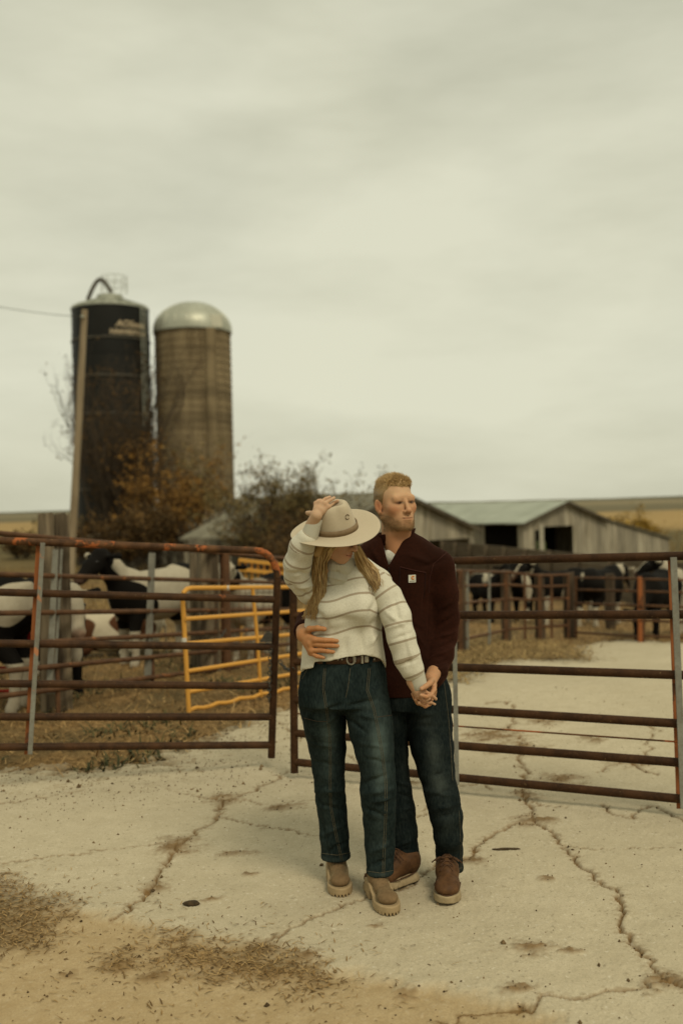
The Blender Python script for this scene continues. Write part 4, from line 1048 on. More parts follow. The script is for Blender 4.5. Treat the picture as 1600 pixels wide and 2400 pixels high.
tree('dark_bush', 'dark brown bush at the foot of the black silo, right of the pole', 'bush', gb(232, 56), 3.7, 2.6, 10, 3600, .13, LF_BR, 105, .5, 3)
tree('dark_bush', 'dense brown bush below the gap between the silos', 'bush', gb(325, 54), 3.9, 2.6, 10, 4200, .13, LF_BR, 106, .5, 3)
tree('olive_bush', 'round olive-brown bush beside the woman\'s raised arm', 'bush', gb(655, 46), 5.9, 2.7, 26, 14000, .085, LF_OL, 107, .50, 3, leaf_from=.12)
tree('olive_bush', 'lower brown part-bare bush under the olive bush', 'bush', gb(690, 42), 3.4, 2.1, 12, 4200, .085, LF_BR, 108, .5, 3)
tree('small_tree', 'small dark tree left of the leaning pole', 'tree', gb(140, 72), 3.3, 1.6, 6, 1600, .13, LF_OL, 109, .6, 3)
tree('yellow_bush', 'yellow-leaved bush beyond the lean-to roof, left one', 'bush', gb(1458, 118) - [0, 0, .3], 4.9, 1.8, 9, 1800, .20, LF_YE, 110, .5, 2)
tree('yellow_bush', 'yellow-leaved bush beyond the lean-to roof, right one', 'bush', gb(1500, 120) - [0, 0, .3], 4.5, 2.0, 9, 1800, .20, LF_YE, 111, .5, 2)
tree('low_brush', 'low brown brush on the field edge at far left', 'bush', gb(55, 90), 2.6, 3.4, 12, 2200, .2, LF_BR, 112, .45, 2)
# ================================================================== CATTLE
def hide_mat():
    m, t, b = newmat('cow_hide'); c = mixc(t, ramp(t, attr(t, 'patch'), (.47, 0.), (.53, 1.)), (0.40, 0.355, 0.265), (0.006, 0.005, 0.004))
    c = mixc(t, ramp(t, attr(t, 'red'), (.3, 0.), (.6, 1.)), c, mixc(t, ramp(t, attr(t, 'patch'), (.47, 0.), (.53, 1.)), (0.50, 0.44, 0.32), (0.085, 0.036, 0.016)))
    c = mixc(t, ramp(t, noise(t, 14, 4, .7), (.40, 0.), (.8, .30)), c, mixc(t, ramp(t, attr(t, 'patch'), (.47, 0.), (.53, 1.)), (0.20, 0.15, 0.085), (0.012, 0.009, 0.006)))
    c = mixc(t, mathn(t, 'MULTIPLY', attr(t, 'pink'), .8), c, (0.34, 0.20, 0.14))
    t.links.new(c, b.inputs['Base Color']); b.inputs['Roughness'].default_value = .8; b.inputs['Specular IOR Level'].default_value = .08
    bump(t, b, noise(t, 120, 3, .7, None, 0, (1, 1, .35)), .5, .01); return m
HIDE = hide_mat(); EYEB = plain('dark_eye', (.01, .008, .006), (.008, .006, .005), 5, .15)
HOOF = plain('hoof', (.035, .026, .018), (.02, .015, .01), 20, .7)
def cow(px, d, face_deg, Hw, label, seed, head='up', dark=.0, red=0.0, lying=False, group='young dairy cattle', base=None, white_head=False):
    """built with the head towards local +x; face_deg: world heading of the head (0 = +X, -90 = towards camera)"""
    s = SDF((-.85, -.36, -.02), (1.15, .36, 1.35), .017); r = np.random.default_rng(seed)
    s.cone((-.42, 0, .73), (.30, 0, .70), .225, .235, sy=.86)
    s.ell((-.48, 0, .76), (.22, .205, .21), .08); s.ell((.36, 0, .70), (.19, .175, .25), .08); s.ell((-.05, 0, .60), (.36, .215, .19), .06)
    s.cone((-.66, 0, .885), (-.30, 0, .945), .035, .03, .06)
    if head == 'up': hb, mz = np.array([.72, 0, 1.10]), np.array([1.00, 0, .92])
    elif head == 'low': hb, mz = np.array([.80, 0, .88]), np.array([.98, 0, .60])
    else: hb, mz = np.array([.78, 0, .46]), np.array([.90, 0, .13])
    nb = np.array([.42, 0, .80]); md = (nb + hb) / 2 + np.array([0, 0, .02])
    s.cone(nb, md, .175, .12, .08, sy=.75); s.cone(md, hb, .12, .092, .05, sy=.8)
    hd = (mz - hb) / np.linalg.norm(mz - hb)
    s.cone(hb, hb + hd * .16, .098, .088, .03, sy=.86); s.cone(hb + hd * .14, mz, .08, .055, .03); s.ell(mz, (.062, .066, .058), .02)
    fw = np.cross(hd, [0, 1., 0]); 
    if fw[2] < 0: fw = -fw
    s.ell(hb + fw * .05, (.06, .06, .05), .03)
    for q in (-1, 1):
        e0 = hb + fw * .02 + np.array([0, .085 * q, .0]); s.cone(e0, e0 + np.array([-.03, .13 * q, .0]) - hd * .01, .022, .035, .02); s.ell(hb + hd * .12 + fw * .035 + np.array([0, .062 * q, 0]), .024, .02)
        s.ell(mz + hd * .045 + fw * .02 + np.array([0, .022 * q, 0]), .012, .006, sub=True)
    for q in (-1, 1):
        st = .05 * q
        if lying: 
            s.cone((.30, .17 * q, .50), (.55, .19 * q, .40), .08, .05, .04); s.cone((-.50, .2 * q, .56), (-.15, .24 * q, .42), .12, .06, .04)
        else:
            s.chain([(.34, .115 * q, .62), (.36 + st, .12 * q, .34), (.35 + st, .12 * q, .09)], [.10, .050, .038], .03); s.cone((.35 + st, .12 * q, .09), (.375 + st, .12 * q, .025), .042, .05, .01)
            s.chain([(-.52, .12 * q, .72), (-.43 - st, .14 * q, .52), (-.60 - st, .13 * q, .34), (-.57 - st, .125 * q, .09)], [.16, .10, .050, .040], .03); s.cone((-.57 - st, .125 * q, .09), (-.545 - st, .125 * q, .025), .044, .052, .01)
    s.chain([(-.68, 0, .90), (-.73, 0, .72), (-.74, 0, .42), (-.74, .01, .28)], [.03, .018, .016, .035], .02)
    V, F = s.mesh(2)
    nz = vnoise(V * [1, 1.0, 1], .72, seed, 2) + dark; patch = 1 / (1 + np.exp(-nz * 14))
    legs = sstep(.42, .30, V[:, 2]) if not lying else 0
    patch = patch * (1 - legs * (0 if dark > .5 else 1))
    hm, _ = segd(V, hb, mz); onhead = sstep(.15, .10, hm)
    if white_head:
        bl = np.abs(V[:, 1]); eye = np.linalg.norm(np.stack([V[:, 0], -np.abs(V[:, 1]), V[:, 2]], 1) - (hb + hd * .15 + np.array([0, -.07, 0])), axis=1); ear = (np.abs(V[:, 1]) > .125) & (hm < .3)
        patch = patch * (1 - onhead) + onhead * np.maximum((eye < .05) * 1.0, 0); patch = np.maximum(patch, 1.0 * ear)
    else:
        patch = np.maximum(patch, onhead * (np.abs(V[:, 1]) > .028 + .012 * vnoise(V, 5, seed)) * .95)
    pink = sstep(.075, .05, np.linalg.norm(V - (mz + hd * .02), axis=1)) * (1 if white_head else .35)
    a = math.radians(face_deg); sc = Hw / 0.97
    p = W(px, 1500, d) if base is None else base; z = float(fine_z(p[0], p[1])[0]) if base is None else base[2]
    M_ = rotz(a) * sc; z -= (.36 * sc if lying else .012)
    Vw = V @ M_.T + np.array([p[0], p[1], z])
    g = empty('cow', (p[0], p[1], z), label, 'cow', group)
    mesh_np('body', Vw, F, HIDE, g, attrs=dict(patch=patch, red=np.full(len(V), red), pink=pink))
    for q in (-1, 1):
        e = (hb + hd * .12 + fw * .042 + np.array([0, .072 * q, 0])) @ M_.T + np.array([p[0], p[1], z]); mb = MB(); mb.sphere(e, .019 * sc, 10, 7); mb.build('eye', EYEB, g, smooth=True)
    return g
cow(-105, 8.8, 160, 1.16, 'white-backed heifer with black flank at the left edge behind the red gate', 201, 'up', .5)
cow(122, 9.7, -62, 1.08, 'black heifer with lowered white face and black eye patch, beside the paired posts', 208, 'low', .95, white_head=True)
cow(362, 11.7, -122, 1.10, 'white-bodied heifer with black face and white blaze, left of the yellow gate\'s top corner', 203, 'up', .12)
cow(604, 11.9, -112, 1.0, 'heifer with white head and black ears looking out above the yellow gate', 204, 'up', -.05, white_head=True)
cow(255, 12.6, 200, .95, 'red-brown and white calf lying down between the heifers', 205, 'up', -.25, red=1.0, lying=True)
cow(1535, 14.9, 238, 1.0, 'black heifer with head down to the ground behind the orange post', 206, 'graze', .75)
cow(1655, 15.6, 170, 1.0, 'black and white heifer cut off by the right edge of the picture', 207, 'up', .15)
cow(1412, 19.2, 50, 1.12, 'white heifer standing with its back to the corral, left of the black one', 209, 'low', .35)
cow(1310, 20.5, -150, 1.10, 'white-backed heifer with black face behind the corral corner', 210, 'up', .45)
cow(1238, 22.5, -120, 1.12, 'mostly black heifer behind the middle corral posts', 211, 'up', .6)
cow(1152, 21.6, -75, 1.05, 'black and white heifer facing the camera behind the left corral panel', 212, 'up', .55)
# ================================================================== PEOPLE
def c1(x, y): return 640 + x / 3.2667, 1080 + y / 3.2667
def c2z(x, y): return 690 + x / 7.467, 1150 + y / 7.467
def c3z(x, y): return 690 + x / 7.127, 1440 + y / 7.127
def c4z(x, y): return 920 + x / 11.2, 1540 + y / 11.2
def cl(x, y): return 640 + x / 3.2667, 1560 + y / 3.2667
def box_of(pts, m):
    P = np.array(pts); return P.min(0) - m, P.max(0) + m
def rows(lst, d0, d1=None):
    """(py, left, right) outline rows -> centres, radii; depth runs d0..d1"""
    C_, R_ = [], []
    for i, (y, a, b) in enumerate(lst):
        d = lerp(d0, d0 if d1 is None else d1, i / max(1, len(lst) - 1)); C_.append(W((a + b) / 2, y, d)); R_.append((b - a) / 2 * d / FPX)
    return C_, R_
def pfolds(V, F, lst, bvh=None):
    """creases given between photo pixels on the visible surface: (x1,y1,x2,y2,amp mm,width mm)"""
    bvh = bvh or bvh_of(V, F); out = []
    for x1, y1, x2, y2, amp, w in lst:
        prev = None
        p, _ = hit(bvh, x1, y1); q, _ = hit(bvh, x2, y2); m, _ = hit(bvh, (x1 + x2) / 2, (y1 + y2) / 2)
        if p is None or q is None: continue
        if m is None: m = (p + q) / 2
        Nn = None; out.append((p, q, m, amp / 1000, w / 1000))
    Nn = normals(V, F); d = np.zeros(len(V))
    for p, q, m, amp, w in out:
        a, t1 = segd(V, p, m); b, t2 = segd(V, m, q); u = np.where(a < b, t1 * .5, .5 + t2 * .5)
        d += 2.0 * amp * np.exp(-(np.minimum(a, b) / w) ** 2) * (0.25 + 0.75 * np.sin(np.clip(u, .02, .98) * math.pi))
    return V + Nn * d[:, None]
def surf_line(bvh, pts, lift, n=6):
    out = []
    for (a, b) in zip(pts[:-1], pts[1:]):
        for k in range(n):
            p, _ = hit(bvh, lerp(a[0], b[0], k / n), lerp(a[1], b[1], k / n), lift)
            if p is not None: out.append(p)
    p, _ = hit(bvh, *pts[-1], lift)
    if p is not None: out.append(p)
    return out
# ---- materials
def cloth(name, col, col2, weave=420, rough=.92, sheen=0.0, bmp=.25, wdist=.002, big=4.0, speck=.5):
    m, t, b = newmat(name); c = mixc(t, ramp(t, noise(t, big, 4, .6), (.35, 0.), (.68, 1.)), col, col2)
    c = mixc(t, ramp(t, noise(t, weave * .35, 2, .6), (.40, 0.), (.66, speck)), c, tuple(x * .72 for x in col2))
    t.links.new(c, b.inputs['Base Color']); b.inputs['Roughness'].default_value = rough; b.inputs['Specular IOR Level'].default_value = .12
    if sheen: b.inputs['Sheen Weight'].default_value = sheen; b.inputs['Sheen Tint'].default_value = (*[min(1, x * 8) for x in col], 1); b.inputs['Sheen Roughness'].default_value = .45
    bump(t, b, noise(t, weave * .5, 2, .7), bmp, wdist); return m
def denim(name, dark, lite):
    m, t, b = newmat(name); tcn = t.nodes.new('ShaderNodeTexCoord').outputs['Object']
    w = noise(t, 170, 2, .6, tcn, 0, (1, 1, .22)); f = mathn(t, 'ADD', attr(t, 'fade_hilite'), mathn(t, 'MULTIPLY', mathn(t, 'SUBTRACT', w, .5), .55))
    f = mathn(t, 'ADD', f, mathn(t, 'MULTIPLY', mathn(t, 'SUBTRACT', noise(t, 26, 4, .65, tcn, .3, (1, 1, .5)), .5), .35), True)
    t.links.new(mixc(t, f, dark, lite), b.inputs['Base Color']); b.inputs['Roughness'].default_value = .9; b.inputs['Specular IOR Level'].default_value = .1
    bump(t, b, w, .25, .002); return m
def knit():
    m, t, b = newmat('striped_knit'); u = attr(t, 'su'); fr = mathn(t, 'ABSOLUTE', mathn(t, 'SUBTRACT', mathn(t, 'FRACT', mathn(t, 'ADD', u, .5)), .5))
    ed = mathn(t, 'ADD', fr, mathn(t, 'MULTIPLY', mathn(t, 'SUBTRACT', noise(t, 130, 2, .5), .5), .018))
    st = mathn(t, 'MULTIPLY', ramp(t, ed, (.056, 1.), (.074, 0.)), attr(t, 'son'))
    c = mixc(t, ramp(t, noise(t, 5, 4, .6), (.35, 0.), (.7, 1.)), (0.65, 0.625, 0.51), (0.58, 0.55, 0.44))
    c = mixc(t, st, c, (0.335, 0.275, 0.195)); c = mixc(t, ramp(t, noise(t, 160, 2, .6), (.42, 0.), (.7, .35)), c, (0.40, 0.37, 0.28))
    t.links.new(c, b.inputs['Base Color']); b.inputs['Roughness'].default_value = .95; b.inputs['Specular IOR Level'].default_value = .08
    b.inputs['Sheen Weight'].default_value = .15
    bump(t, b, noise(t, 210, 2, .7, None, 0, (1, 1, .5)), .35, .003); return m
def rib_mat():
    m, t, b = newmat('ribbed_knit'); s_ = mathn(t, 'SINE', mathn(t, 'MULTIPLY', attr(t, 'ang'), 74.0))
    c = mixc(t, mathn(t, 'MULTIPLY', mathn(t, 'ADD', s_, 1.0), .16), (0.61, 0.585, 0.47), (0.36, 0.33, 0.25)); t.links.new(c, b.inputs['Base Color'])
    b.inputs['Roughness'].default_value = .95; b.inputs['Specular IOR Level'].default_value = .08; bump(t, b, s_, .5, .003); return m
def skin_mat(name):
    m, t, b = newmat(name); c = attr(t, 'col', True); c = mixc(t, ramp(t, noise(t, 60, 3, .6), (.3, 0.), (.75, .22)), c, (0.42, 0.17, 0.085))
    t.links.new(c, b.inputs['Base Color']); b.inputs['Roughness'].default_value = .6; b.inputs['Specular IOR Level'].default_value = .24
    b.inputs['Subsurface Weight'].default_value = .12; b.inputs['Subsurface Radius'].default_value = (.012, .005, .003); b.inputs['Subsurface Scale'].default_value = .6
    bump(t, b, noise(t, 350, 2, .6), .12, .001); return m
def hair_mat(name, a, b_, c_):
    m, t, b = newmat(name); t.links.new(mixc(t, attr(t, 'tone'), tuple(x * .25 for x in a), ramp(t, island(t), (0., a), (.5, b_), (1., c_))), b.inputs['Base Color']); b.inputs['Roughness'].default_value = .42
    b.inputs['Specular IOR Level'].default_value = .35; return m
SKIN = skin_mat('skin'); KNIT = knit(); RIB = rib_mat()
DEN_W = denim('washed_denim', (0.0060, 0.0115, 0.0118), (0.076, 0.106, 0.098)); DEN_M = denim('dark_denim', (0.0048, 0.0088, 0.0092), (0.064, 0.078, 0.068))
FLEECE = cloth('maroon_fleece', (0.030, 0.0078, 0.0034), (0.0170, 0.0048, 0.0022), 260, .95, .20, .35, .003)
THREAD = plain('tan_thread', (0.125, 0.105, 0.062), (0.06, 0.055, 0.035), 200, .8); THREAD_D = plain('rust_thread', (0.075, 0.045, 0.022), (0.04, 0.026, 0.015), 200, .8)
FELT = cloth('beige_felt', (0.50, 0.425, 0.305), (0.470, 0.398, 0.280), 300, .95, .15, .15, .001, 4.0, .12); BAND = plain('brown_hat_band', (0.225, 0.155, 0.085), (0.185, 0.125, 0.068), 60, .7)
SUEDE = cloth('tan_suede', (0.215, 0.140, 0.072), (0.150, 0.095, 0.047), 200, .9, .1, .25, .002, 9); LUG = plain('tan_rubber', (0.36, 0.265, 0.145), (0.31, 0.225, 0.12), 20, .75)
LEATH = cloth('brown_leather', (0.125, 0.062, 0.027), (0.068, 0.033, 0.015), 120, .6, 0, .3, .002, 14); WEDGE = plain('cream_wedge_sole', (0.37, 0.29, 0.17), (0.27, 0.205, 0.115), 30, .8); LACE = plain('brown_lace', (0.085, 0.040, 0.018), (0.05, 0.024, 0.011), 90, .8)
BELT = plain('brown_belt', (0.075, 0.034, 0.015), (0.045, 0.02, 0.009), 40, .5); SILV = plain('silver_buckle', (0.52, 0.50, 0.42), (0.34, 0.32, 0.26), 60, .3, .8)
TEE = cloth('white_cotton', (0.62, 0.61, 0.53), (0.54, 0.53, 0.45), 300)
BLOND = hair_mat('long_blond_hair', (0.19, 0.105, 0.038), (0.43, 0.275, 0.108), (0.62, 0.46, 0.23)); MHAIR = hair_mat('short_blond_hair', (0.30, 0.185, 0.075), (0.52, 0.345, 0.145), (0.68, 0.50, 0.24)); BEARD = hair_mat('beard_hair', (0.15, 0.085, 0.032), (0.27, 0.165, 0.066), (0.40, 0.27, 0.125))

# ---- heads (local: face towards -y, +x to the viewer's right, eyes at z = 0)
def head_field(man):
    s = SDF((-.11, -.145, -.235), (.11, .135, .14), .0024)
    s.ell((0, .014, .034), (.074 if man else .070, .096, .084)); s.ell((0, -.028, -.028), (.061 if man else .057, .062, .078), .03)
    if man:
        s.ell((0, -.038, -.076), (.050, .048, .042), .02); s.ell((0, -.078, -.103), (.021, .016, .017), .02)
        for q in (-1, 1): s.cone((.055 * q, .008, -.058), (.024 * q, -.066, -.100), .020, .018, .025)
    else:
        s.ell((0, -.040, -.074), (.041, .044, .038), .025); s.ell((0, -.076, -.098), (.015, .013, .014), .02)
        for q in (-1, 1): s.cone((.047 * q, .002, -.050), (.018 * q, -.066, -.094), .018, .014, .03)
    for q in (-1, 1):
        s.ell((.045 * q, -.057, -.022), (.020, .019, .020), .035)
        s.ell((.031 * q, -.101, .000), (.017, .016, .010), .016, sub=True); s.ell((.031 * q, -.0715, .000), .0135, .003)
        s.cone((.018 * q, -.084, .0075), (.046 * q, -.075, .0065), .0045, .0045, .006)
        s.cone((.019 * q, -.081, -.0085), (.044 * q, -.0735, -.0075), .0038, .0038, .006)
    s.cone((-.042, -.0765, .0215), (.042, -.0765, .0215), .0105, .0105, .022)
    s.cone((0, -.088, .010), (0, -.111, -.034), .0072, .0108, .010); s.ell((0, -.1105, -.037), (.0115, .0105, .0095), .006)
    for q in (-1, 1): s.ell((.0125 * q, -.0995, -.0395), (.0075, .010, .0078), .006); s.ell((.0062 * q, -.104, -.047), (.0042, .005, .003), .003, sub=True)
    s.ell((0, -.074, -.068), (.034, .024, .026), .02)
    s.ell((0, -.0955, -.0640), (.0235, .0075, .0048), .005); s.ell((0, -.0945, -.0745), (.0200, .0085, .0062), .006)
    s.cone((-.025, -.096, -.0685), (.025, -.096, -.0685), .0018, .0018, .003, sub=True)
    s.cone((0, .022, -.055), (0, .040, -.24), .054 if man else .043, .060 if man else .046, .025)
    if man: s.cone((-.03, -.01, -.12), (-.02, -.005, -.24), .03, .035, .03); s.cone((.03, -.01, -.12), (.02, -.005, -.24), .03, .035, .03)
    for q in (-1, 1):
        R_ = rotz(-.45 * q) @ rotx(-.15); s.ell((.078 * q, .018, -.008), (.0075, .019, .032), .006, R=R_); s.ell((.0845 * q, .012, -.004), (.005, .010, .019), .004, sub=True, R=R_); s.ell((.078 * q, .008, -.038), (.006, .008, .009), .006)
    return s
def gauss(V, c, r): return np.exp(-(((V - np.asarray(c)) / np.asarray(r)) ** 2).sum(1))
def head_cols(V, man):
    base = np.array((0.50, 0.29, 0.155)) if man else np.array((0.47, 0.275, 0.165)); c = np.repeat(base[None], len(V), 0)
    def tint(m, col):
        nonlocal c; m = np.clip(m, 0, 1)[:, None]; c = c * (1 - m) + np.array(col) * m
    if man:
        tint(.75 * sstep(.015, .05, V[:, 2]), (0.56, 0.375, 0.215))
        for q in (-1, 1): tint(.66 * gauss(V, (.052 * q, -.060, -.028), (.022, .035, .020)), (0.44, 0.145, 0.060)); tint(.65 * gauss(V, (.08 * q, .01, -.01), (.014, .028, .04)), (0.46, 0.145, 0.058))
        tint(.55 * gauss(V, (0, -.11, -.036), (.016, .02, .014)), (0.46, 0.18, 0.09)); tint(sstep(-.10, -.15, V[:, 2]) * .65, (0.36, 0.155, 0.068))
        jaw = sstep(-.074, -.096, V[:, 2] - 1.0 * np.clip(np.abs(V[:, 0]) - .028, 0, 1)) * sstep(-.128, -.112, V[:, 2]) * sstep(.030, .0, V[:, 1])
        must = .6 * gauss(V, (0, -.095, -.056), (.028, .03, .006)); lipz = gauss(V, (0, -.097, -.069), (.024, .02, .0085)); beard = np.clip(np.maximum(jaw, must), 0, 1) * (1 - np.clip(lipz * 1.6, 0, 1))
        tint(.36 * beard, (0.24, 0.145, 0.062)); tint(.5 * lipz * sstep(-.080, -.074, V[:, 2]), (0.36, 0.15, 0.085))
        for q in (-1, 1): tint(.8 * np.exp(-(segd(V, (.014 * q, -.088, .0150), (.047 * q, -.075, .0185))[0] / .0048) ** 2), (0.17, 0.10, 0.045))
    else:
        beard = np.zeros(len(V))
        for q in (-1, 1): tint(.45 * gauss(V, (.045 * q, -.062, -.028), (.02, .03, .018)), (0.46, 0.20, 0.11)); tint(.9 * np.exp(-(segd(V, (.015 * q, -.088, .0185), (.045 * q, -.075, .0205))[0] / .0035) ** 2), (0.12, 0.07, 0.035))
        tint(.85 * gauss(V, (0, -.097, -.069), (.022, .02, .0075)), (0.40, 0.135, 0.095))
    tint(.85 * gauss(V, (0, -.098, -.0686), (.024, .02, .0018)), (0.10, 0.035, 0.02))
    for q in (-1, 1):
        tint(1.15 * gauss(V, (.031 * q, -.085, .0005), (.0150, .02, .0054)), (0.045, 0.026, 0.017)); tint(1.4 * gauss(V, (.031 * q + (.003 if man else 0), -.085, .0006), (.0056, .02, .0050)), (0.006, 0.007, 0.008))
        tint(.8 * gauss(V, (.025 * q + .011, -.085, .0003), (.003, .02, .002)), (0.40, 0.36, 0.30)); tint(.55 * np.exp(-(segd(V, (.018 * q, -.09, .0065), (.044 * q, -.08, .0055))[0] / .004) ** 2), (0.16, 0.075, 0.035))
        tint(.8 * gauss(V, (.0062 * q, -.104, -.048), (.0045, .006, .003)), (0.09, 0.03, 0.018))
    return c, beard
def strands(mb_list, root, dirs, length, rad, r, curl=.2, seg=3):
    """thin three-sided tapering hairs, (n,3) arrays -> V, F"""
    n = len(root); d = dirs / np.linalg.norm(dirs, axis=1)[:, None]; u = np.cross(d, r.normal(size=(n, 3))); u /= np.linalg.norm(u, axis=1)[:, None]; w = np.cross(d, u)
    V = []; side = u * r.normal(size=(n, 1)) * curl
    for i in range(seg + 1):
        t = i / seg; c = root + d * (length * t)[:, None] + side * (length * t * t)[:, None]; q = (rad * (1 - .8 * t))[:, None]
        V.append(np.stack([c + q * (math.cos(a) * u + math.sin(a) * w) for a in (0, 2.094, 4.189)], 1))
    V = np.stack(V, 1).reshape(-1, 3); F = []
    for i in range(seg):
        for j in range(3): F.append([i*3+j, i*3+(j+1) % 3, (i+1)*3+(j+1) % 3, (i+1)*3+j])
    F = (np.arange(n)[:, None, None] * 3 * (seg + 1) + np.array(F)[None]).reshape(-1, 4); return V, F

# ---- hands: joints in world space
def hand_field(h, wrist, kn, fingers, thumb, rf=.0088, fore=None, wr=.026):
    pts = [wrist] + list(kn) + [p for f in fingers for p in f] + list(thumb) + ([fore] if fore is not None else []); lo, hi = box_of(pts, .045); s = SDF(lo, hi, h)
    if fore is not None: s.cone(fore, wrist, wr * 1.12, wr, 0)
    for i, k in enumerate(kn): s.cone(wrist, k, wr * .62, rf * 1.18, .010)
    for i in range(len(kn) - 1): s.cone(kn[i], kn[i+1], rf * 1.1, rf * 1.1, .006); s.cone((np.asarray(wrist) + kn[i]) / 2, (np.asarray(wrist) + kn[i+1]) / 2, wr * .5, wr * .5, .008)
    for i, f in enumerate(fingers):
        ch = [kn[i]] + list(f); m = len(ch) - 1; sc = (1, 1.03, .97, .84)[i]
        for j in range(m): s.cone(ch[j], ch[j+1], rf * sc * (1.08 - .10 * j), rf * sc * (1.0 - .12 * j), .0025)
    ch = list(thumb)
    for j in range(len(ch) - 1): s.cone(ch[j], ch[j+1], rf * (1.5 - .28 * j), rf * (1.22 - .14 * j), .006)
    return s
def hand_cols(V, base, kn, tips, nail=None):
    c = np.repeat(np.array(base)[None], len(V), 0)
    for k in kn: m = .45 * np.exp(-((np.linalg.norm(V - k, axis=1) / .009) ** 2))[:, None]; c = c * (1 - m) + np.array(base) * [.95, .62, .5] * m
    for k in tips: m = .5 * np.exp(-((np.linalg.norm(V - k, axis=1) / .007) ** 2))[:, None]; c = c * (1 - m) + np.array(nail or [x * y for x, y in zip(base, (1.12, 1.0, .95))]) * m
    return c
def join(parts):
    V = np.concatenate([p[0] for p in parts]); o = np.cumsum([0] + [len(p[0]) for p in parts[:-1]]); F = np.concatenate([p[1] + k for p, k in zip(parts, o)]); return V, F
# ------------------------------------------------------------------ the woman
DW = 4.20
woman = empty('person', (*GP(850, 2090)[:2], 0), 'woman in a beige hat, striped cream sweater and jeans, one hand on the hat', 'person')
# sweater body
s = SDF((-.20, 3.98, .98), (.26, 4.45, 1.48), .0042)
C_, R_ = rows([(1362, 752, 888), (1390, 738, 900), (1420, 726, 895), (1450, 718, 891), (1480, 714, 891), (1515, 711, 895), (1560, 707, 902), (1600, 705, 905)], DW)
for i in range(len(C_) - 1): s.cone(C_[i], C_[i+1], R_[i], R_[i+1], .01, sy=.62)
s.cone(W(800, 1345, 4.19), W(888, 1362, 4.18), .058, .052, .04); s.cone(W(795, 1345, 4.19), W(742, 1378, 4.17), .058, .055, .04)
s.ell(W(846, 1425, 4.105), (.058, .05, .058), .06); s.ell(W(778, 1430, 4.105), (.055, .05, .058), .06)
hx = [707, 735, 737, 752, 790, 820, 850, 870, 890, 905]; hy = [1574, 1566, 1552, 1550, 1544, 1538, 1535, 1538, 1547, 1560]
hemx = [W(a, b, 4.12)[0] for a, b in zip(hx, hy)]; hemz = [W(a, b, 4.12)[2] for a, b in zip(hx, hy)]
s.cut(lambda X, Y, Z: np.interp(X, hemx, hemz) - .012 * sstep(4.16, 4.24, Y) * 3 - Z + 0 * Y)
lo_in = W(805, 1530, DW); s.cone(lo_in, W(805, 1640, DW), .150, .155, .01, sub=True, sy=.58)
V, F = s.mesh(3)
V = pfolds(V, F, [(870, 1470, 872, 1535, 7, 14), (845, 1475, 850, 1530, -5, 13), (775, 1470, 770, 1545, 5, 16), (810, 1490, 808, 1540, -4, 15), (745, 1455, 742, 1540, 6, 13), (760, 1450, 840, 1455, -4, 20), (880, 1400, 860, 1460, -5, 16), (735, 1420, 770, 1470, -5, 14),
                  (890, 1480, 862, 1512, 4, 10), (722, 1500, 760, 1470, 5, 9), (730, 1520, 775, 1492, 4, 9), (860, 1375, 900, 1395, 5, 10)])
V += normals(V, F) * (.0018 * vnoise(V, 9, 5, 2))[:, None]
def torso_su(V):
    xc = W(805, 1430, DW)[0]; zz = V[:, 2] - .055 * (V[:, 0] - xc) + .40 * np.maximum(0, V[:, 0] - W(866, 1430, DW)[0]) + .25 * np.maximum(0, W(752, 1430, DW)[0] - V[:, 0]) - .012 * np.sin((V[:, 0] - xc) * 22)
    zs = [W(810, y, 4.1)[2] for y in (1478, 1438, 1399, 1364, 1334)]; return np.interp(zz, [zs[0] - .71] + zs + [zs[-1] + .6], [14, 4, 3, 2, 1, 0, -10])
sw_bvh = bvh_of(V, F)
su = torso_su(V); son = ((V[:, 2] > W(810, 1500, 4.1)[2])).astype(float)
sweater = mesh_np('sweater', V, F, KNIT, woman, attrs=dict(su=su, son=son))
torso_VF = (V, F)
# sleeves
def sleeve(name, pts, rad, label, folds_, u0, pitch=.071, k=.012):
    lo, hi = box_of(pts, max(rad) + .03); s = SDF(lo, hi, .0042)
    for i in range(len(pts) - 1): s.cone(pts[i], pts[i+1], rad[i], rad[i+1], k)
    V, F = s.mesh(3); V = pfolds(V, F, folds_); V += normals(V, F) * (.002 * vnoise(V, 11, 8, 2))[:, None]
    best = np.full(len(V), 9.); u = np.zeros(len(V)); acc = 0
    for a, b in zip(pts[:-1], pts[1:]):
        d, t = segd(V, a, b); L = np.linalg.norm(np.asarray(b) - a)
        ab = (np.asarray(b) - a) / L; tt = (V - a) @ ab; m = d < best; u = np.where(m, acc + tt, u); best = np.where(m, d, best); acc += L
    o = mesh_np(name, V, F, KNIT, sweater, attrs=dict(su=u / pitch + u0, son=np.ones(len(V)))); return o, bvh_of(V, F)
def cuff(a, b, ra, rb, n=28, inner=.004, roll=True):
    a = np.asarray(a); b = np.asarray(b); ax = (b - a) / np.linalg.norm(b - a); u = np.cross(ax, [0, 1, 0]); u /= np.linalg.norm(u); w = np.cross(ax, u); prof = [(-.12, ra * .93), (0, ra), (.3, lerp(ra, rb, .3) * 1.01), (.7, lerp(ra, rb, .7)), (.96, rb), (1.0, rb - .003), (.97, rb - .007), (.6, rb - .008)]
    V = []; F = []; A = []; m = 48
    for (t, r_) in prof:
        for j in range(m): th = 6.2832 * j / m; V.append(lerp(a, b, t) + r_ * (math.cos(th) * u + math.sin(th) * w)); A.append(th)
    for i in range(len(prof) - 1):
        for j in range(m): q = (j + 1) % m; F.append([i*m+j, i*m+q, (i+1)*m+q, (i+1)*m+j])
    A = np.array(A); A = np.where(A > 3.1416, 6.2832 - A, A)
    return mesh_np('cuff', np.array(V), np.array(F), RIB, sweater, attrs=dict(ang=A))
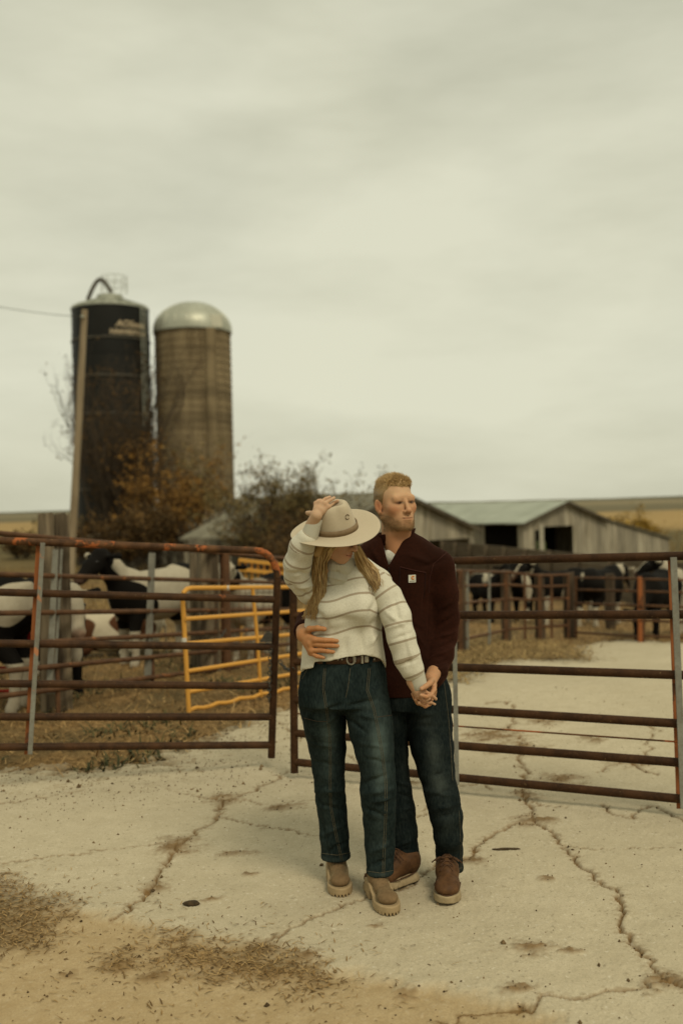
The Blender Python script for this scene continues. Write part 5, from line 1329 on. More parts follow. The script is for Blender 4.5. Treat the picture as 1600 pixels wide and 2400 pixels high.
lp = [W(884, 1366, 4.165), W(908, 1400, 4.15), W(928, 1445, 4.12), W(940, 1495, 4.10), W(953, 1540, 4.09), W(966, 1570, 4.09)]
sl_l, slb_l = sleeve('sleeve', lp, [.056, .060, .061, .058, .055, .050], '', [(925, 1395, 935, 1470, -5, 12), (905, 1475, 955, 1455, 4, 9), (918, 1500, 965, 1482, -4, 8), (925, 1540, 985, 1530, 4, 8), (935, 1560, 980, 1545, -4, 7), (900, 1430, 950, 1470, 4, 10), (950, 1480, 968, 1560, 4, 9)], .22)
cuff(W(972, 1572, 4.09), W(985, 1616, 4.085), .036, .0325)
rp = [W(758, 1398, 4.19), W(728, 1384, 4.16), W(699, 1350, 4.11), W(697, 1320, 4.07), W(707, 1285, 4.03), W(719, 1262, 4.01)]
sl_r, slb_r = sleeve('sleeve', rp, [.062, .060, .058, .056, .051, .042], '', [(672, 1340, 735, 1345, -6, 10), (680, 1310, 735, 1330, 5, 10), (690, 1380, 735, 1370, 5, 10), (675, 1365, 725, 1400, -5, 10), (690, 1285, 735, 1300, -4, 8), (715, 1420, 735, 1380, 5, 9)], .55)
cuff(W(722, 1264, 4.01), W(741, 1213, 3.995), .037, .0275)
# collar: high folded rib
s = SDF(W(725, 1375, 4.05) - [0, .06, 0], W(865, 1285, 4.35), .0036)
ca, cbm = W(798, 1308, 4.150), W(791, 1342, 4.165)
s.cone(lerp(ca, cbm, .25), cbm, .060, .069, .0, sy=.92); s.cone(lerp(ca, cbm, .6), W(789, 1352, 4.165), .070, .066, .012, sy=.95); s.cone(W(812, 1270, 4.16), W(798, 1322, 4.165), .052, .047, .006, sub=True, sy=.9)
V, F = s.mesh(2); V = pfolds(V, F, [(760, 1335, 825, 1350, -6, 8), (765, 1350, 820, 1362, 4, 7), (770, 1322, 830, 1330, 4, 7)])
mesh_np('collar', V, F, RIB, sweater, attrs=dict(ang=np.abs(np.arctan2(V[:, 0] - cbm[0], -(V[:, 1] - cbm[1])))))
col_bvh = bvh_of(V, F)

# jeans
s = SDF((-.25, 4.0, .04), (.34, 4.62, 1.12), .0052)
C_, R_ = rows([(1535, 716, 896), (1565, 710, 900), (1600, 704, 905), (1635, 703, 910)], 4.23); 
for i in range(3): s.cone(C_[i], C_[i+1], R_[i], R_[i+1], .01, sy=.66)
zp = C_[-1][2]; s.cut(lambda X, Y, Z: zp - .030 - Z + 0 * X + 0 * Y); s.ell(W(809, 1640, 4.24), (.055, .075, .045), .03)
s.ell(W(760, 1610, 4.31), (.080, .085, .08), .05); s.ell(W(850, 1610, 4.30), (.080, .085, .08), .05)
C_, R_ = rows([(1625, 703, 803), (1660, 703, 808), (1695, 712, 810), (1715, 716, 809), (1750, 723, 810), (1800, 732, 808), (1840, 737, 808), (1870, 740, 809), (1900, 744, 812), (1960, 749, 817), (2009, 753, 821)], 4.25, 4.44)
lg = SDF((-.25, 4.0, .04), (.34, 4.62, 1.12), .0052); lg.chain(C_, R_, .012); s.merge(lg, .03); Cr = list(C_)
Cl, Rl = rows([(1625, 800, 906), (1660, 808, 915), (1695, 815, 920), (1715, 820, 921), (1750, 831, 922), (1800, 845, 924), (1845, 843, 926), (1880, 846, 926), (1920, 850, 925), (1980, 855, 925), (2046, 860, 922)], 4.21, 4.25); 
for i in range(2, 9): Cl[i] = Cl[i] - np.array([0, .035 * math.sin((i - 1) / 8 * math.pi), 0])
lg = SDF((-.25, 4.0, .04), (.34, 4.62, 1.12), .0052); lg.chain(Cl, Rl, .012); s.merge(lg, .010)
zc1 = C_[-1][2]; zc2 = Cl[-1][2]; xm = W(838, 2030, 4.25)[0]
s.cut(lambda X, Y, Z: np.where(X < xm, zc1, zc2) - .004 - Z + 0 * Y)
V, F = s.mesh(3)
V = pfolds(V, F, [(806, 1650, 740, 1672, -6, 9), (806, 1655, 760, 1700, 5, 10), (812, 1655, 880, 1640, -6, 9), (815, 1668, 905, 1690, 5, 10), (812, 1680, 860, 1720, -5, 9), (806, 1590, 808, 1640, -5, 8), (808, 1640, 813, 1700, -9, 7), (740, 1650, 716, 1690, 4, 12),
    (735, 1835, 800, 1820, -6, 10), (738, 1855, 806, 1850, 6, 11), (745, 1880, 800, 1900, -5, 10), (846, 1840, 905, 1815, -7, 10), (848, 1860, 920, 1850, 6, 11), (850, 1890, 905, 1915, -6, 10), (870, 1880, 915, 1870, 5, 10), (750, 1960, 800, 1935, 5, 11), (765, 2000, 812, 1970, -5, 9),
    (865, 2000, 915, 1975, 5, 11), (868, 2030, 918, 2010, -5, 9), (752, 1920, 770, 2010, -4, 10), (800, 1900, 815, 1990, 5, 11), (905, 1930, 912, 2030, -4, 12), (725, 1740, 800, 1752, 3, 10), (840, 1740, 912, 1752, 3, 10), (730, 1780, 795, 1795, -3, 9), (850, 1775, 915, 1790, -3, 9)])
Nn = normals(V, F); V += Nn * (.0022 * vnoise(V * [1, 1, 1.4], 7, 15, 3))[:, None]
# hems: a doubled band
band = np.maximum(np.exp(-((V[:, 2] - zc1 - .010) / .011) ** 6) * (V[:, 0] < xm), np.exp(-((V[:, 2] - zc2 - .010) / .011) ** 6) * (V[:, 0] >= xm)); V += Nn * (band * .002)[:, None]
jb = bvh_of(V, F)
def fade_hilite_of(V, lst, bvh, nrm):
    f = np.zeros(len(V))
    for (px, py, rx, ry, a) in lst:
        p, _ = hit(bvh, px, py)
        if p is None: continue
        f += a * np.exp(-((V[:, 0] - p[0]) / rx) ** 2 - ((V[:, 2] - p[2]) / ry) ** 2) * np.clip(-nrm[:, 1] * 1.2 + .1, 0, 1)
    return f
Nn = normals(V, F)
fade_hilite = .10 + fade_hilite_of(V, [(770, 1725, .030, .085, .58), (888, 1750, .034, .10, .85), (768, 1800, .03, .05, .25), (893, 1830, .03, .05, .5), (770, 1915, .025, .10, .15), (890, 1950, .025, .10, .18), (760, 1660, .04, .03, .15), (870, 1650, .04, .03, .2)], jb, Nn)  # worn dye on thighs and knees, with the lit thigh highlights painted in
crease = sum(.10 * np.exp(-(segd(V, hit(jb, a, b)[0], hit(jb, c, d)[0])[0] / .006) ** 2) for a, b, c, d in [q_ for q_ in [(816, 1670, 900, 1692), (790, 1690, 740, 1680), (738, 1852, 800, 1848), (850, 1858, 915, 1848), (822, 1705, 880, 1722)] if hit(jb, q_[0], q_[1])[0] is not None and hit(jb, q_[2], q_[3])[0] is not None])  # paler lines along the folds, painted to deepen their light and shade
fade_hilite = fade_hilite + crease + .28 * band * (.5 + .5 * vnoise(V, 25, 4, 1))
fade_hilite += .04 * vnoise(V, 3, 61, 2)
jeans = mesh_np('jeans', V, F, DEN_W, woman, attrs=dict(fade_hilite=np.clip(fade_hilite, 0, 1)))
def stitch(bvh, pts, parent, r=.0011, lift=.0008, mat=THREAD, name='stitching', dx=0):
    for o in ((0,) if not dx else (-dx, dx)):
        L_ = surf_line(bvh, [(a + o, b) for a, b in pts], lift, 7)
        if len(L_) > 2: mb = MB(); mb.tube(L_, r, 5); mb.build(name, mat, parent, smooth=True)
stitch(jb, [cl(395, 20), cl(385, 180), cl(410, 350), cl(432, 520), cl(438, 760), cl(436, 900), cl(440, 1080), cl(480, 1290), cl(525, 1490)], jeans, dx=2.0)
stitch(jb, [cl(735, 20), cl(720, 190), cl(770, 330), cl(800, 480), cl(838, 700), cl(862, 900), cl(862, 1100), cl(848, 1400), cl(842, 1620)], jeans, dx=2.2)
stitch(jb, [cl(590, 20), cl(575, 150), cl(556, 245)], jeans, dx=0); stitch(jb, [cl(235, 400), cl(330, 425), cl(415, 428)], jeans, mat=THREAD_D); stitch(jb, [cl(790, 395), cl(905, 380)], jeans, mat=THREAD_D); stitch(jb, [cl(270, 10), cl(240, 70), cl(222, 100)], jeans)
stitch(jb, [(755, 2000), (790, 2004), (820, 1998)], jeans); stitch(jb, [(862, 2042), (890, 2046), (920, 2040)], jeans)
for (a, b) in ((c1(395, 1510), c1(395, 1560)), (c1(745, 1490), c1(743, 1565))):
    p, n1_ = hit(jb, *a, .006); q, n2_ = hit(jb, *b, .004)
    if p is not None and q is not None: mb = MB(); mb.bar(p, q, .014, .006, n1_); mb.build('belt_loop', DEN_W and jeans.data.materials[0], jeans, bevel=.001)
# belt just under the hem
bz = W(830, 1546, 4.12)[2]; Cb = W(806, 1546, 4.23); m = 72; VV = []; FF = []
for (dz, rr) in ((-.017, .004), (-.017, .009), (.017, .009), (.017, .004)):
    for j in range(m): a = 6.2832 * j / m; VV.append((Cb[0] + (.1615 + rr) * math.cos(a), Cb[1] + (.107 + rr) * math.sin(a), bz + dz))
for i in range(3):
    for j in range(m): q = (j + 1) % m; FF.append([i*m+j, i*m+q, (i+1)*m+q, (i+1)*m+j])
belt = mesh_np('belt', np.array(VV), np.array(FF), BELT, woman); bb = bvh_of(np.array(VV), np.array(FF))
def on_belt(px): p, n = hit(bb, px, 1545, .003); return (p, n) if p is not None else (W(px, 1545, 4.11), np.array([0, -1., 0]))
p, n = on_belt(822); ex = np.array([1., 0, 0]); ez = np.array([0, 0, 1.])
mb = MB(); mb.tube([p + ex * .017 * math.cos(a) + ez * .021 * math.sin(a) for a in np.linspace(0, 6.283, 17)], .0042, 6, caps=False); mb.build('buckle', SILV, belt, smooth=True)
p, n = on_belt(830); mb = MB(); mb.box(p, (.012, .006, .024)); mb.build('buckle_tongue', SILV, belt, bevel=.002)
p, n = on_belt(848); mb = MB(); mb.box(p, (.010, .007, .036)); mb.build('belt_keeper', SILV, belt, bevel=.002)
p, n = on_belt(858); mb = MB(); mb.box(p, (.017, .006, .026)); mb.build('belt_tip', SILV, belt, bevel=.003)
for px in (792, 801, 876):
    p, n = on_belt(px); mb = MB(); mb.sphere(p, (.004, .003, .005), 8, 6); mb.build('stud', SILV, belt, smooth=True)

# boots
def boot_w(toe_px, yaw, zt):
    s = SDF((-.07, -.20, -.005), (.07, .14, .30), .0034)
    s.cone((0, .032, .085), (0, .037, zt), .039, .041, .0); s.cone((0, .03, .080), (0, -.020, .062), .036, .031, .012); s.cone((0, -.020, .062), (0, -.095, .048), .033, .027, .012); s.ell((0, -.103, .054), (.0435, .05, .025), .02); s.ell((0, .055, .085), (.040, .045, .04), .02)
    s.cut(lambda X, Y, Z: .034 + .030 * sstep(-.05, .03, Y) - Z + 0 * X); V, F = s.mesh(2)
    V = folds(V, F, [((-.05, .0, .115), (.05, .0, .115), -.004, .012), ((-.05, .02, .14), (.05, .02, .13), .003, .012), ((-.04, -.045, .10), (.04, -.045, .10), -.002, .010)])
    t = SDF((-.07, -.20, -.005), (.07, .14, .11), .0030)
    t.ell((0, -.095, .02), (.052, .072, .3)); t.box((0, -.01, .02), (.047, .085, .06), rd=.01, k=.02); t.cut(lambda X, Y, Z: np.maximum(Z - (.037 + .032 * sstep(-.055, .035, Y)), -Z) + 0 * X)
    t.cone((0, .105, .02), (0, .105, .03), .0, .0); t.box((0, -.002, .0), (.08, .026, .034 + .006), rd=.01, sub=True)
    t.box((0, .065, .035), (.043, .042, .0335), rd=.006, k=.006)
    for x in np.arange(-.042, .05, .0145): t.box((x, -.168, .0), (.0030, .03, .010), sub=True); 
    for y in (-.14, -.12, -.10, -.08, -.06, .04, .058, .076, .094):
        for q in (-1, 1): t.box((.05 * q, y, 0), (.014, .003, .010), sub=True)
    V2, F2 = t.mesh(1); R_ = rotz(yaw); tp = GP(*toe_px); org = np.array([tp[0], tp[1], 0.004]) - R_ @ np.array([0, -.165, 0])
    b_ = mesh_np('boot', V @ R_.T + org, F, SUEDE, woman); mesh_np('sole', V2 @ R_.T + org, F2, LUG, b_)
boot_w((801, 2107), math.radians(6), .140); boot_w((919, 2150), math.radians(14), .140)

# head, hat
Rh = rotz(math.radians(58)) @ roty(math.radians(2)) @ rotx(math.radians(24))
hf = head_field(False); hf.cut(lambda X, Y, Z: Z - .045 + .25 * np.maximum(Y, 0) + 0 * X); V, F = hf.mesh(2); hcol, _ = head_cols(V, False)
horg = W(803, 1319, 4.075) - Rh @ np.array([0, -.080, -.110]); body_parts = [(V @ Rh.T + horg, F)]; body_cols = [hcol]
n_ = np.array([-.13, -.37, .92]); n_ /= np.linalg.norm(n_); f_ = Rh @ np.array([0, -1., 0]); f_ = f_ - n_ * (f_ @ n_); f_ /= np.linalg.norm(f_); x_ = np.cross(n_, f_) * -1.0
HB = np.stack([x_, -f_, n_], 1)                       # hat basis: x, back(+y), up
horg2 = W(786, 1243, 4.075); m = 96
prof = [(.083, .0, 0), (.13, -.004, 0), (.180, -.002, 0), (.1845, .0015, 0), (.180, .004, 0), (.13, .003, 0), (.094, .006, 0), (.0895, .012, 0), (.088, .03, .1), (.0845, .06, .35), (.0785, .088, .7), (.070, .108, .9), (.058, .1185, 1), (.042, .117, 1), (.022, .104, 1), (.006, .098, 1)]
V = []; F = []
for (r_, z, pin) in prof:
    for j in range(m):
        a = 6.2832 * j / m; fx, fy = math.sin(a), -math.cos(a)                      # a = 0 is the front
        ov = (.93, 1.08) if r_ < .12 else (.98, 1.04)
        pinch = 1 - pin * .17 * math.exp(-((abs((a + math.pi) % 6.2832 - math.pi) - .62) / .33) ** 2)
        zz = z + (.016 * abs(fx) ** 2.2 * sstep(.10, .18, r_) if r_ > .1 else 0) - (.006 * sstep(.1, .18, r_) * max(0, -fy) ** 2)
        if pin > .6: zz += .010 * max(0, -fy) * (1 if r_ > .05 else .3) - .012 * pin * (1 - abs(fx)) * (1 if r_ < .05 else .0) * .6
        V.append((fx * r_ * ov[0] * pinch, fy * r_ * ov[1] * pinch, zz))
for i in range(len(prof) - 1):
    for j in range(m): q = (j + 1) % m; F.append([i*m+j, i*m+q, (i+1)*m+q, (i+1)*m+j])
F.append([(len(prof)-1)*m + j for j in (0, m//4, m//2, 3*m//4)]); V = np.array(V); HW = V @ HB.T + horg2
hat = mesh_np('hat', HW, np.array(F), FELT, woman); sub_ = hat.modifiers.new('sub', 'SUBSURF'); sub_.levels = 1; sub_.render_levels = 1
hat_bvh = bvh_of(HW, np.array(F))
VV = []; FF = []
for (r_, z) in ((.0895, .0085), (.0935, .009), (.0922, .032), (.0880, .0325)):
    for j in range(m): a = 6.2832 * j / m; VV.append((math.sin(a) * r_ * .935, -math.cos(a) * r_ * 1.085, z))
for i in range(3):
    for j in range(m): q = (j + 1) % m; FF.append([i*m+j, i*m+q, (i+1)*m+q, (i+1)*m+j])
mesh_np('hat_band', np.array(VV) @ HB.T + horg2, np.array(FF), BAND, hat)
pc, nc = hit(hat_bvh, *c2z(922, 460), .001)
if pc is not None:
    e1 = np.cross(nc, [0, 0, 1.]); e1 /= np.linalg.norm(e1); e1 = e1 if e1[0] > 0 else -e1; e2 = np.cross(e1, nc); e2 = e2 if e2[2] > 0 else -e2
    EMB = plain('bronze_pin', (0.13, 0.07, 0.03), (0.08, 0.045, 0.02), 80, .4, .5)
    for (a0, a1) in ((.45, 2.9), (3.35, 5.75)):
        mb = MB(); mb.tube([pc + e1 * .0085 * math.cos(a) + e2 * .0095 * math.sin(a) for a in np.linspace(a0, a1, 9)], .0014, 6); mb.build('emblem', EMB, hat, smooth=True)

# her hands
def on_hat(x, y, lift=.008):
    p, n = hit(hat_bvh, *c2z(x, y), lift); return p
hatd = lambda x, y, dd=0.0: (on_hat(x, y) if on_hat(x, y) is not None else W(*c2z(x, y), 4.0)) + np.array([0, dd, 0])
def at2(x, y, d): return W(*c2z(x, y), d)
wr_ = at2(385, 440, 3.975); kn = [at2(592, 285, 3.985), at2(528, 225, 3.985), at2(450, 208, 3.995), at2(372, 222, 4.005)]
fg = [[hatd(690, 238), hatd(775, 200)], [at2(618, 168, 4.0), at2(690, 128, 4.04)], [at2(545, 142, 4.005), at2(615, 112, 4.04)], [at2(415, 172, 4.01), at2(462, 160, 4.045)]]
th = [at2(330, 400, 3.985), at2(262, 395, 4.01), at2(222, 388, 4.03)]
s = hand_field(.0021, wr_, kn, fg, th, .0077, at2(300, 600, 4.0), .0225); V, F = s.mesh(2)
body_parts.append((V, F)); body_cols.append(hand_cols(V, (0.50, 0.335, 0.205), kn + [f[0] for f in fg], [f[-1] for f in fg], (0.50, 0.30, 0.21)))
def at4(x, y, d): return W(*c4z(x, y), d)
wr_ = at4(640, 860, 4.085); kn = [at4(835, 905, 4.07), at4(745, 990, 4.055), at4(690, 1030, 4.065), at4(640, 1060, 4.08)]
fg = [[at4(985, 985, 4.075), at4(1128, 1098, 4.10)], [at4(830, 1140, 4.045), at4(950, 1090, 4.05)], [at4(780, 1190, 4.06), at4(900, 1170, 4.065)], [at4(860, 1215, 4.085), at4(1000, 1190, 4.09), at4(1105, 1240, 4.10)]]
th = [at4(800, 850, 4.10), at4(900, 960, 4.12), at4(960, 1040, 4.125)]
s = hand_field(.0021, wr_, kn, fg, th, .0078, at4(520, 640, 4.09), .0235); V, F = s.mesh(2)
body_parts.append((V, F)); body_cols.append(hand_cols(V, (0.48, 0.29, 0.165), kn + [f[0] for f in fg], [f[-1] for f in fg], (0.52, 0.34, 0.23)))
# the rest of the body under the clothes
s = SDF((-.25, 3.95, .06), (.34, 4.55, 1.48), .011)
s.cone(W(800, 1400, 4.2), W(805, 1520, 4.22), .105, .095, .03, sy=.6); s.cone(W(805, 1520, 4.22), W(805, 1610, 4.25), .095, .12, .03, sy=.65); s.cone(horg + Rh @ np.array([0, .035, -.15]), W(800, 1400, 4.2), .042, .07, .03)
s.chain(Cr, np.linspace(.065, .034, len(Cr)), .02); s.chain(Cl, np.linspace(.065, .034, len(Cl)), .02)
s.chain([W(795, 1380, 4.19)] + lp, [.05] + [.036] * 5 + [.028], .02); s.chain([W(795, 1380, 4.19)] + rp, [.05] + [.036] * 5 + [.026], .02)
V, F = s.mesh(1); body_parts.append((V, F)); body_cols.append(np.repeat(np.array([[.47, .275, .165]]), len(V), 0))
V, F = join(body_parts); mesh_np('body', V, F, SKIN, woman, attrs=dict(col=np.concatenate(body_cols)))

# long hair: wavy locks on both sides of the face
def lock(guide, n, half, r, wave=.007, rad=.0016, lift=(.004, .028), tipspread=1.5):
    """guide: (px, py, half width px); laid over the sweater"""
    G_ = []
    for (px, py) in guide:
        ds = [b.ray_cast(Vector(CAM), Vector(W(px, py, 1.) - CAM).normalized())[0] for b in (sw_bvh, col_bvh, head_bvh)]
        zs_ = [proj(p)[2] for p in ds if p is not None]; G_.append(min(zs_) if zs_ else None)
    known = [z for z in G_ if z is not None]; G_ = [z if z is not None else (known[0] if known else 4.08) for z in G_]
    G_ = np.convolve(np.pad(G_, 1, 'edge'), [.25, .5, .25], 'valid')
    gp = np.array(guide, float); seg = 26; t = np.linspace(0, 1, seg + 1); tk = np.linspace(0, 1, len(gp)); gx = np.interp(t, tk, gp[:, 0]); gy_ = np.interp(t, tk, gp[:, 1]); gz = np.interp(t, tk, G_); hw = np.interp(t, np.linspace(0, 1, len(half)), half)
    allV = []; allF = []; base = 0
    for i in range(n):
        u = np.clip(r.normal() * .5, -1, 1); ph = r.uniform(0, 6.28); fr = r.uniform(1.6, 2.4); L = r.uniform(.72, 1.0); tt = t * L; amp = wave * r.uniform(.5, 1.2) * FPX / 4.1; clump = math.floor((u + 1) * 3.5)
        x = np.interp(tt, t, gx) + u * np.interp(tt, t, hw) * (1 + .0 * tt) + amp * np.sin(tt * fr * 6.28 + clump * 1.3 + ph * .25) * tt ** .7; y = np.interp(tt, t, gy_) + r.normal() * 2
        lf = lift[0] + (lift[1] - lift[0]) * r.uniform() * (1 - .6 * u * u); d = np.interp(tt, t, gz) - lf - .004 * np.cos(tt * fr * 6.28 + clump)
        P = np.array([W(a, b, c) for a, b, c in zip(x, y, d)]); T = np.gradient(P, axis=0); T /= np.linalg.norm(T, axis=1)[:, None]; s1 = np.cross(T, [0, 1., 0]); s1 /= np.linalg.norm(s1, axis=1)[:, None]; s2 = np.cross(T, s1)
        rr = rad * r.uniform(.7, 1.4) * np.clip(1.15 - tt / L * .9, .2, 1)
        V = np.stack([P + rr[:, None] * (math.cos(a) * s1 * 1.5 + math.sin(a) * s2) for a in (.5, 2.6, 4.7)], 1).reshape(-1, 3)
        k = np.arange(seg)[:, None] * 3; F = np.concatenate([np.stack([k[:, 0] + j, k[:, 0] + (j + 1) % 3, k[:, 0] + 3 + (j + 1) % 3, k[:, 0] + 3 + j], 1) for j in range(3)]) + base
        allV.append(V); allF.append(F); base += len(V)
    return np.concatenate(allV), np.concatenate(allF)
rh = np.random.default_rng(77); head_bvh = bvh_of(*body_parts[0])
parts = [lock([c1(365, 650), c1(372, 700), c1(365, 780), c1(360, 880), c1(355, 960)], 200, [17, 14, 11, 11, 11], rh, .004, lift=(.006, .02)), lock([c1(400, 640), c1(360, 720), c1(355, 820), c1(355, 930), c1(350, 1030), c1(325, 1130), c1(310, 1230)], 520, [10, 13, 15, 15, 17, 22, 24], rh, rad=.0011),
         lock([c1(375, 660), c1(335, 740), c1(330, 850), c1(335, 1000), c1(300, 1120), c1(255, 1200)], 150, [6, 8, 9, 11, 13, 16], rh, .010, lift=(.015, .034)),
         lock([c1(470, 640), c1(425, 690), c1(395, 760), c1(380, 860), c1(385, 960)], 110, [9, 8, 7, 8, 9], rh, .004, lift=(.010, .03)),
         lock([c1(635, 660), c1(665, 740), c1(715, 830), c1(770, 910), c1(805, 980), c1(825, 1060)], 420, [7, 12, 17, 17, 14, 9], rh, rad=.0011),
         lock([c1(650, 660), c1(700, 760), c1(765, 850), c1(790, 930), c1(780, 1010)], 90, [5, 8, 12, 13, 12], rh, .010, lift=(.012, .03))]
V, F = join(parts)
# crown hair close to the skull under the hat
s = SDF((-.10, -.13, -.16), (.10, .14, .13), .004); s.ell((0, .020, .030), (.079, .098, .088)); s.cone((0, .06, -.02), (0, .07, -.12), .06, .055, .04)
for q in (-1, 1): s.cone((.067 * q, -.02, .02), (.070 * q, .01, -.10), .018, .022, .02)
s.cut(lambda X, Y, Z: -.045 - Y + .35 * np.maximum(Z, 0) + 0 * X); s.cut(lambda X, Y, Z: Z - .04 + .3 * np.maximum(Y, 0) + 0 * X); V2, F2 = s.mesh(2); V2 += normals(V2, F2) * (.003 * vnoise(V2 * [1, 1, .3], 22, 9, 2))[:, None]
V3, F3 = join([(V, F), (V2 @ Rh.T + horg, F2)]); mesh_np('hair', V3, F3, BLOND, woman, attrs=dict(tone=np.concatenate([np.ones(len(V)), np.full(len(V2), .8)])))
# ------------------------------------------------------------------ the man
DM = 4.46
man = empty('person', (*GP(1000, 2080)[:2], 0), 'bearded blond man in a maroon quarter-zip and jeans standing behind the woman', 'person')
neckc = W(926, 1262, 4.46)
s = SDF((-.28, 4.20, .83), (.62, 4.72, 1.60), .0046)
C_, R_ = rows([(1330, 842, 1022), (1370, 846, 1014), (1420, 850, 1010), (1480, 852, 1012), (1540, 852, 1020), (1600, 850, 1036), (1640, 852, 1040)], DM)
for i in range(len(C_) - 1): s.cone(C_[i], C_[i+1], R_[i], R_[i+1], .01, sy=.62)
s.cone(W(926, 1292, 4.47), W(1022, 1322, 4.47), .070, .066, .05); s.cone(W(926, 1292, 4.47), W(848, 1318, 4.47), .070, .066, .05); s.cone(W(926, 1272, 4.475), W(926, 1300, 4.47), .068, .09, .03)
la = [W(1030, 1328, 4.47), W(1040, 1390, 4.475), W(1042, 1450, 4.49), W(1038, 1490, 4.49), W(1031, 1535, 4.43), W(1021, 1575, 4.36), W(1016, 1592, 4.33)]
s.chain(la, [.066, .062, .060, .058, .055, .046, .041], .03)
ra = [W(846, 1326, 4.47), W(800, 1390, 4.53), W(752, 1440, 4.55), W(722, 1462, 4.42), W(713, 1478, 4.30)]
s.chain(ra, [.066, .06, .058, .052, .047], .03)
vd = Rm0 = None
# open neck: a wedge cut at the front
def vcut(X, Y, Z):
    z0 = W(911, 1327, 4.35)[2]; xa = W(911, 1327, 4.35)[0]; ztop = W(926, 1255, 4.4)[2]; t = (Z - z0) / (ztop - z0); w = np.clip(t, 0, 1.5) * .052; xc = xa + np.clip(t, 0, 1.5) * .022
    return np.maximum(np.maximum(np.abs(X - xc) - w, z0 - Z), Y - 4.47)
s.op(vcut, np.array([-.1, 4.1, 1.30]), np.array([.6, 4.47, 1.65]), 0.006, True)
s.cone(neckc + [0, .0, .08], neckc + [0, .01, -.02], .066, .060, .006, sub=True)
V, F = s.mesh(3)
V = pfolds(V, F, [(1000, 1380, 990, 1440, -7, 14), (1008, 1395, 1005, 1540, -5, 10), (960, 1470, 1000, 1520, 4, 12), (1015, 1500, 1065, 1480, 7, 9), (1015, 1525, 1066, 1500, -6, 8), (1008, 1545, 1060, 1520, 6, 8), (1005, 1562, 1052, 1545, -5, 7), (1003, 1575, 1048, 1565, 5, 7), (1025, 1470, 1068, 1440, -5, 10), (1030, 1430, 1066, 1400, 4, 11),
    (955, 1300, 1010, 1320, 4, 12), (985, 1330, 1045, 1310, -4, 10), (930, 1450, 990, 1480, -4, 12), (705, 1460, 722, 1490, 5, 6), (704, 1480, 716, 1500, -4, 5), (870, 1285, 890, 1320, 4, 10), (1015, 1590, 1045, 1582, -4, 6)])
V += normals(V, F) * (.0022 * vnoise(V, 8, 31, 3))[:, None]
jk = bvh_of(V, F); jacket = mesh_np('jacket', V, F, FLEECE, man)
# stand collar
s = SDF(neckc - [.13, .13, .06], neckc + [.13, .12, .10], .0034)
s.cone(neckc + [0, 0, .040], neckc + [0, .0, -.030], .076, .080, 0); s.cone(neckc + [0, 0, .12], neckc + [0, 0, -.05], .0685, .0665, 0, sub=True)
s.cut(lambda X, Y, Z: np.maximum(Z - (neckc[2] + .032 + .016 * np.sin((X - neckc[0]) * 14)) , (neckc[2] - .028) - Z) + 0 * Y)
def vcut2(X, Y, Z):
    t = (Z - (neckc[2] - .08)) / .1; return np.maximum(np.abs(X - (neckc[0] + .004 + t * .006)) - (.012 + .036 * np.clip(t, 0, 2)), Y - neckc[1])
s.op(vcut2, neckc - [.13, .13, .1], neckc + [.13, .0, .1], 0.004, True)
V, F = s.mesh(2); k_ = (V[:, 2] - neckc[2] + .02) / .06; rad_ = (V - neckc) * [1, 1, 0]; rad_ /= np.linalg.norm(rad_, axis=1)[:, None]; V = V + rad_ * (np.clip(k_, 0, 1) ** 1.6 * .016 * (rad_[:, 1] < .4))[:, None]
V += normals(V, F) * (.0015 * vnoise(V, 14, 6, 2))[:, None]; mesh_np('collar', V, F, FLEECE, jacket)
ZIP = plain('dark_zip', (0.02, 0.012, 0.009), (0.012, 0.008, 0.006), 60, .4, .3)
L_ = surf_line(jk, [(911, 1330), (912, 1352), (913, 1372)], .0015, 5)
if len(L_) > 2: mb = MB(); mb.tube(L_, .0035, 6); mb.build('zipper', ZIP, jacket, smooth=True)
stitch(jk, [c1(970, 812), c1(1060, 835), c1(1165, 855)], jacket, .0022, .0015, plain('maroon_seam', (.055, .014, .009), (.03, .008, .005), 90, .9), 'pocket_edge')
stitch(jk, [c1(1165, 855), c1(1160, 960), c1(1150, 1050)], jacket, .0016, .001, plain('maroon_seam_dark', (.018, .005, .004), (.014, .004, .003), 90, .9), 'pocket_edge'); stitch(jk, [c1(970, 812), c1(965, 930), c1(955, 1030)], jacket, .0016, .001, bpy.data.materials['maroon_seam_dark'], 'pocket_edge')
stitch(jk, [c1(1330, 700), c1(1225, 790), c1(1195, 900), c1(1190, 1010)], jacket, .0016, .001, bpy.data.materials['maroon_seam'], 'shoulder_seam')
# chest label
p, n = hit(jk, *c1(1061, 902), .003)
e1 = np.array([1., 0, 0]) - n * n[0]; e1 /= np.linalg.norm(e1); e2 = np.cross(n, e1); e2 = e2 if e2[2] > 0 else -e2; e1 = rotz(0) @ e1
Rl_ = np.stack([e1, e2, n], 1); mb = MB(); mb.box(p, (.0335, .0335, .0016), Rl_); mb.build('logo_patch', plain('label_white', (.60, .59, .50), (.56, .55, .46), 80, .7), jacket)
ORG = plain('label_orange', (0.62, 0.235, 0.035), (0.58, 0.21, 0.03), 80, .7)
mb = MB(); Pq = []
for a in np.linspace(.65, 5.6, 14): Pq.append(p + n * .0014 + e1 * (.0035 + .0062 * math.cos(a)) + e2 * (.0042 + .0062 * math.sin(a)))
mb.tube(Pq, .0028, 6); mb.build('logo_mark', ORG, jacket, smooth=True)
mb = MB(); mb.tube([p + n * .0014 + e1 * .0095 + e2 * .010, p + n * .0014 + e1 * .0050 + e2 * .0115, p + n * .0014 + e1 * .0015 + e2 * .0095], .0022, 6); mb.build('logo_mark', ORG, jacket, smooth=True)
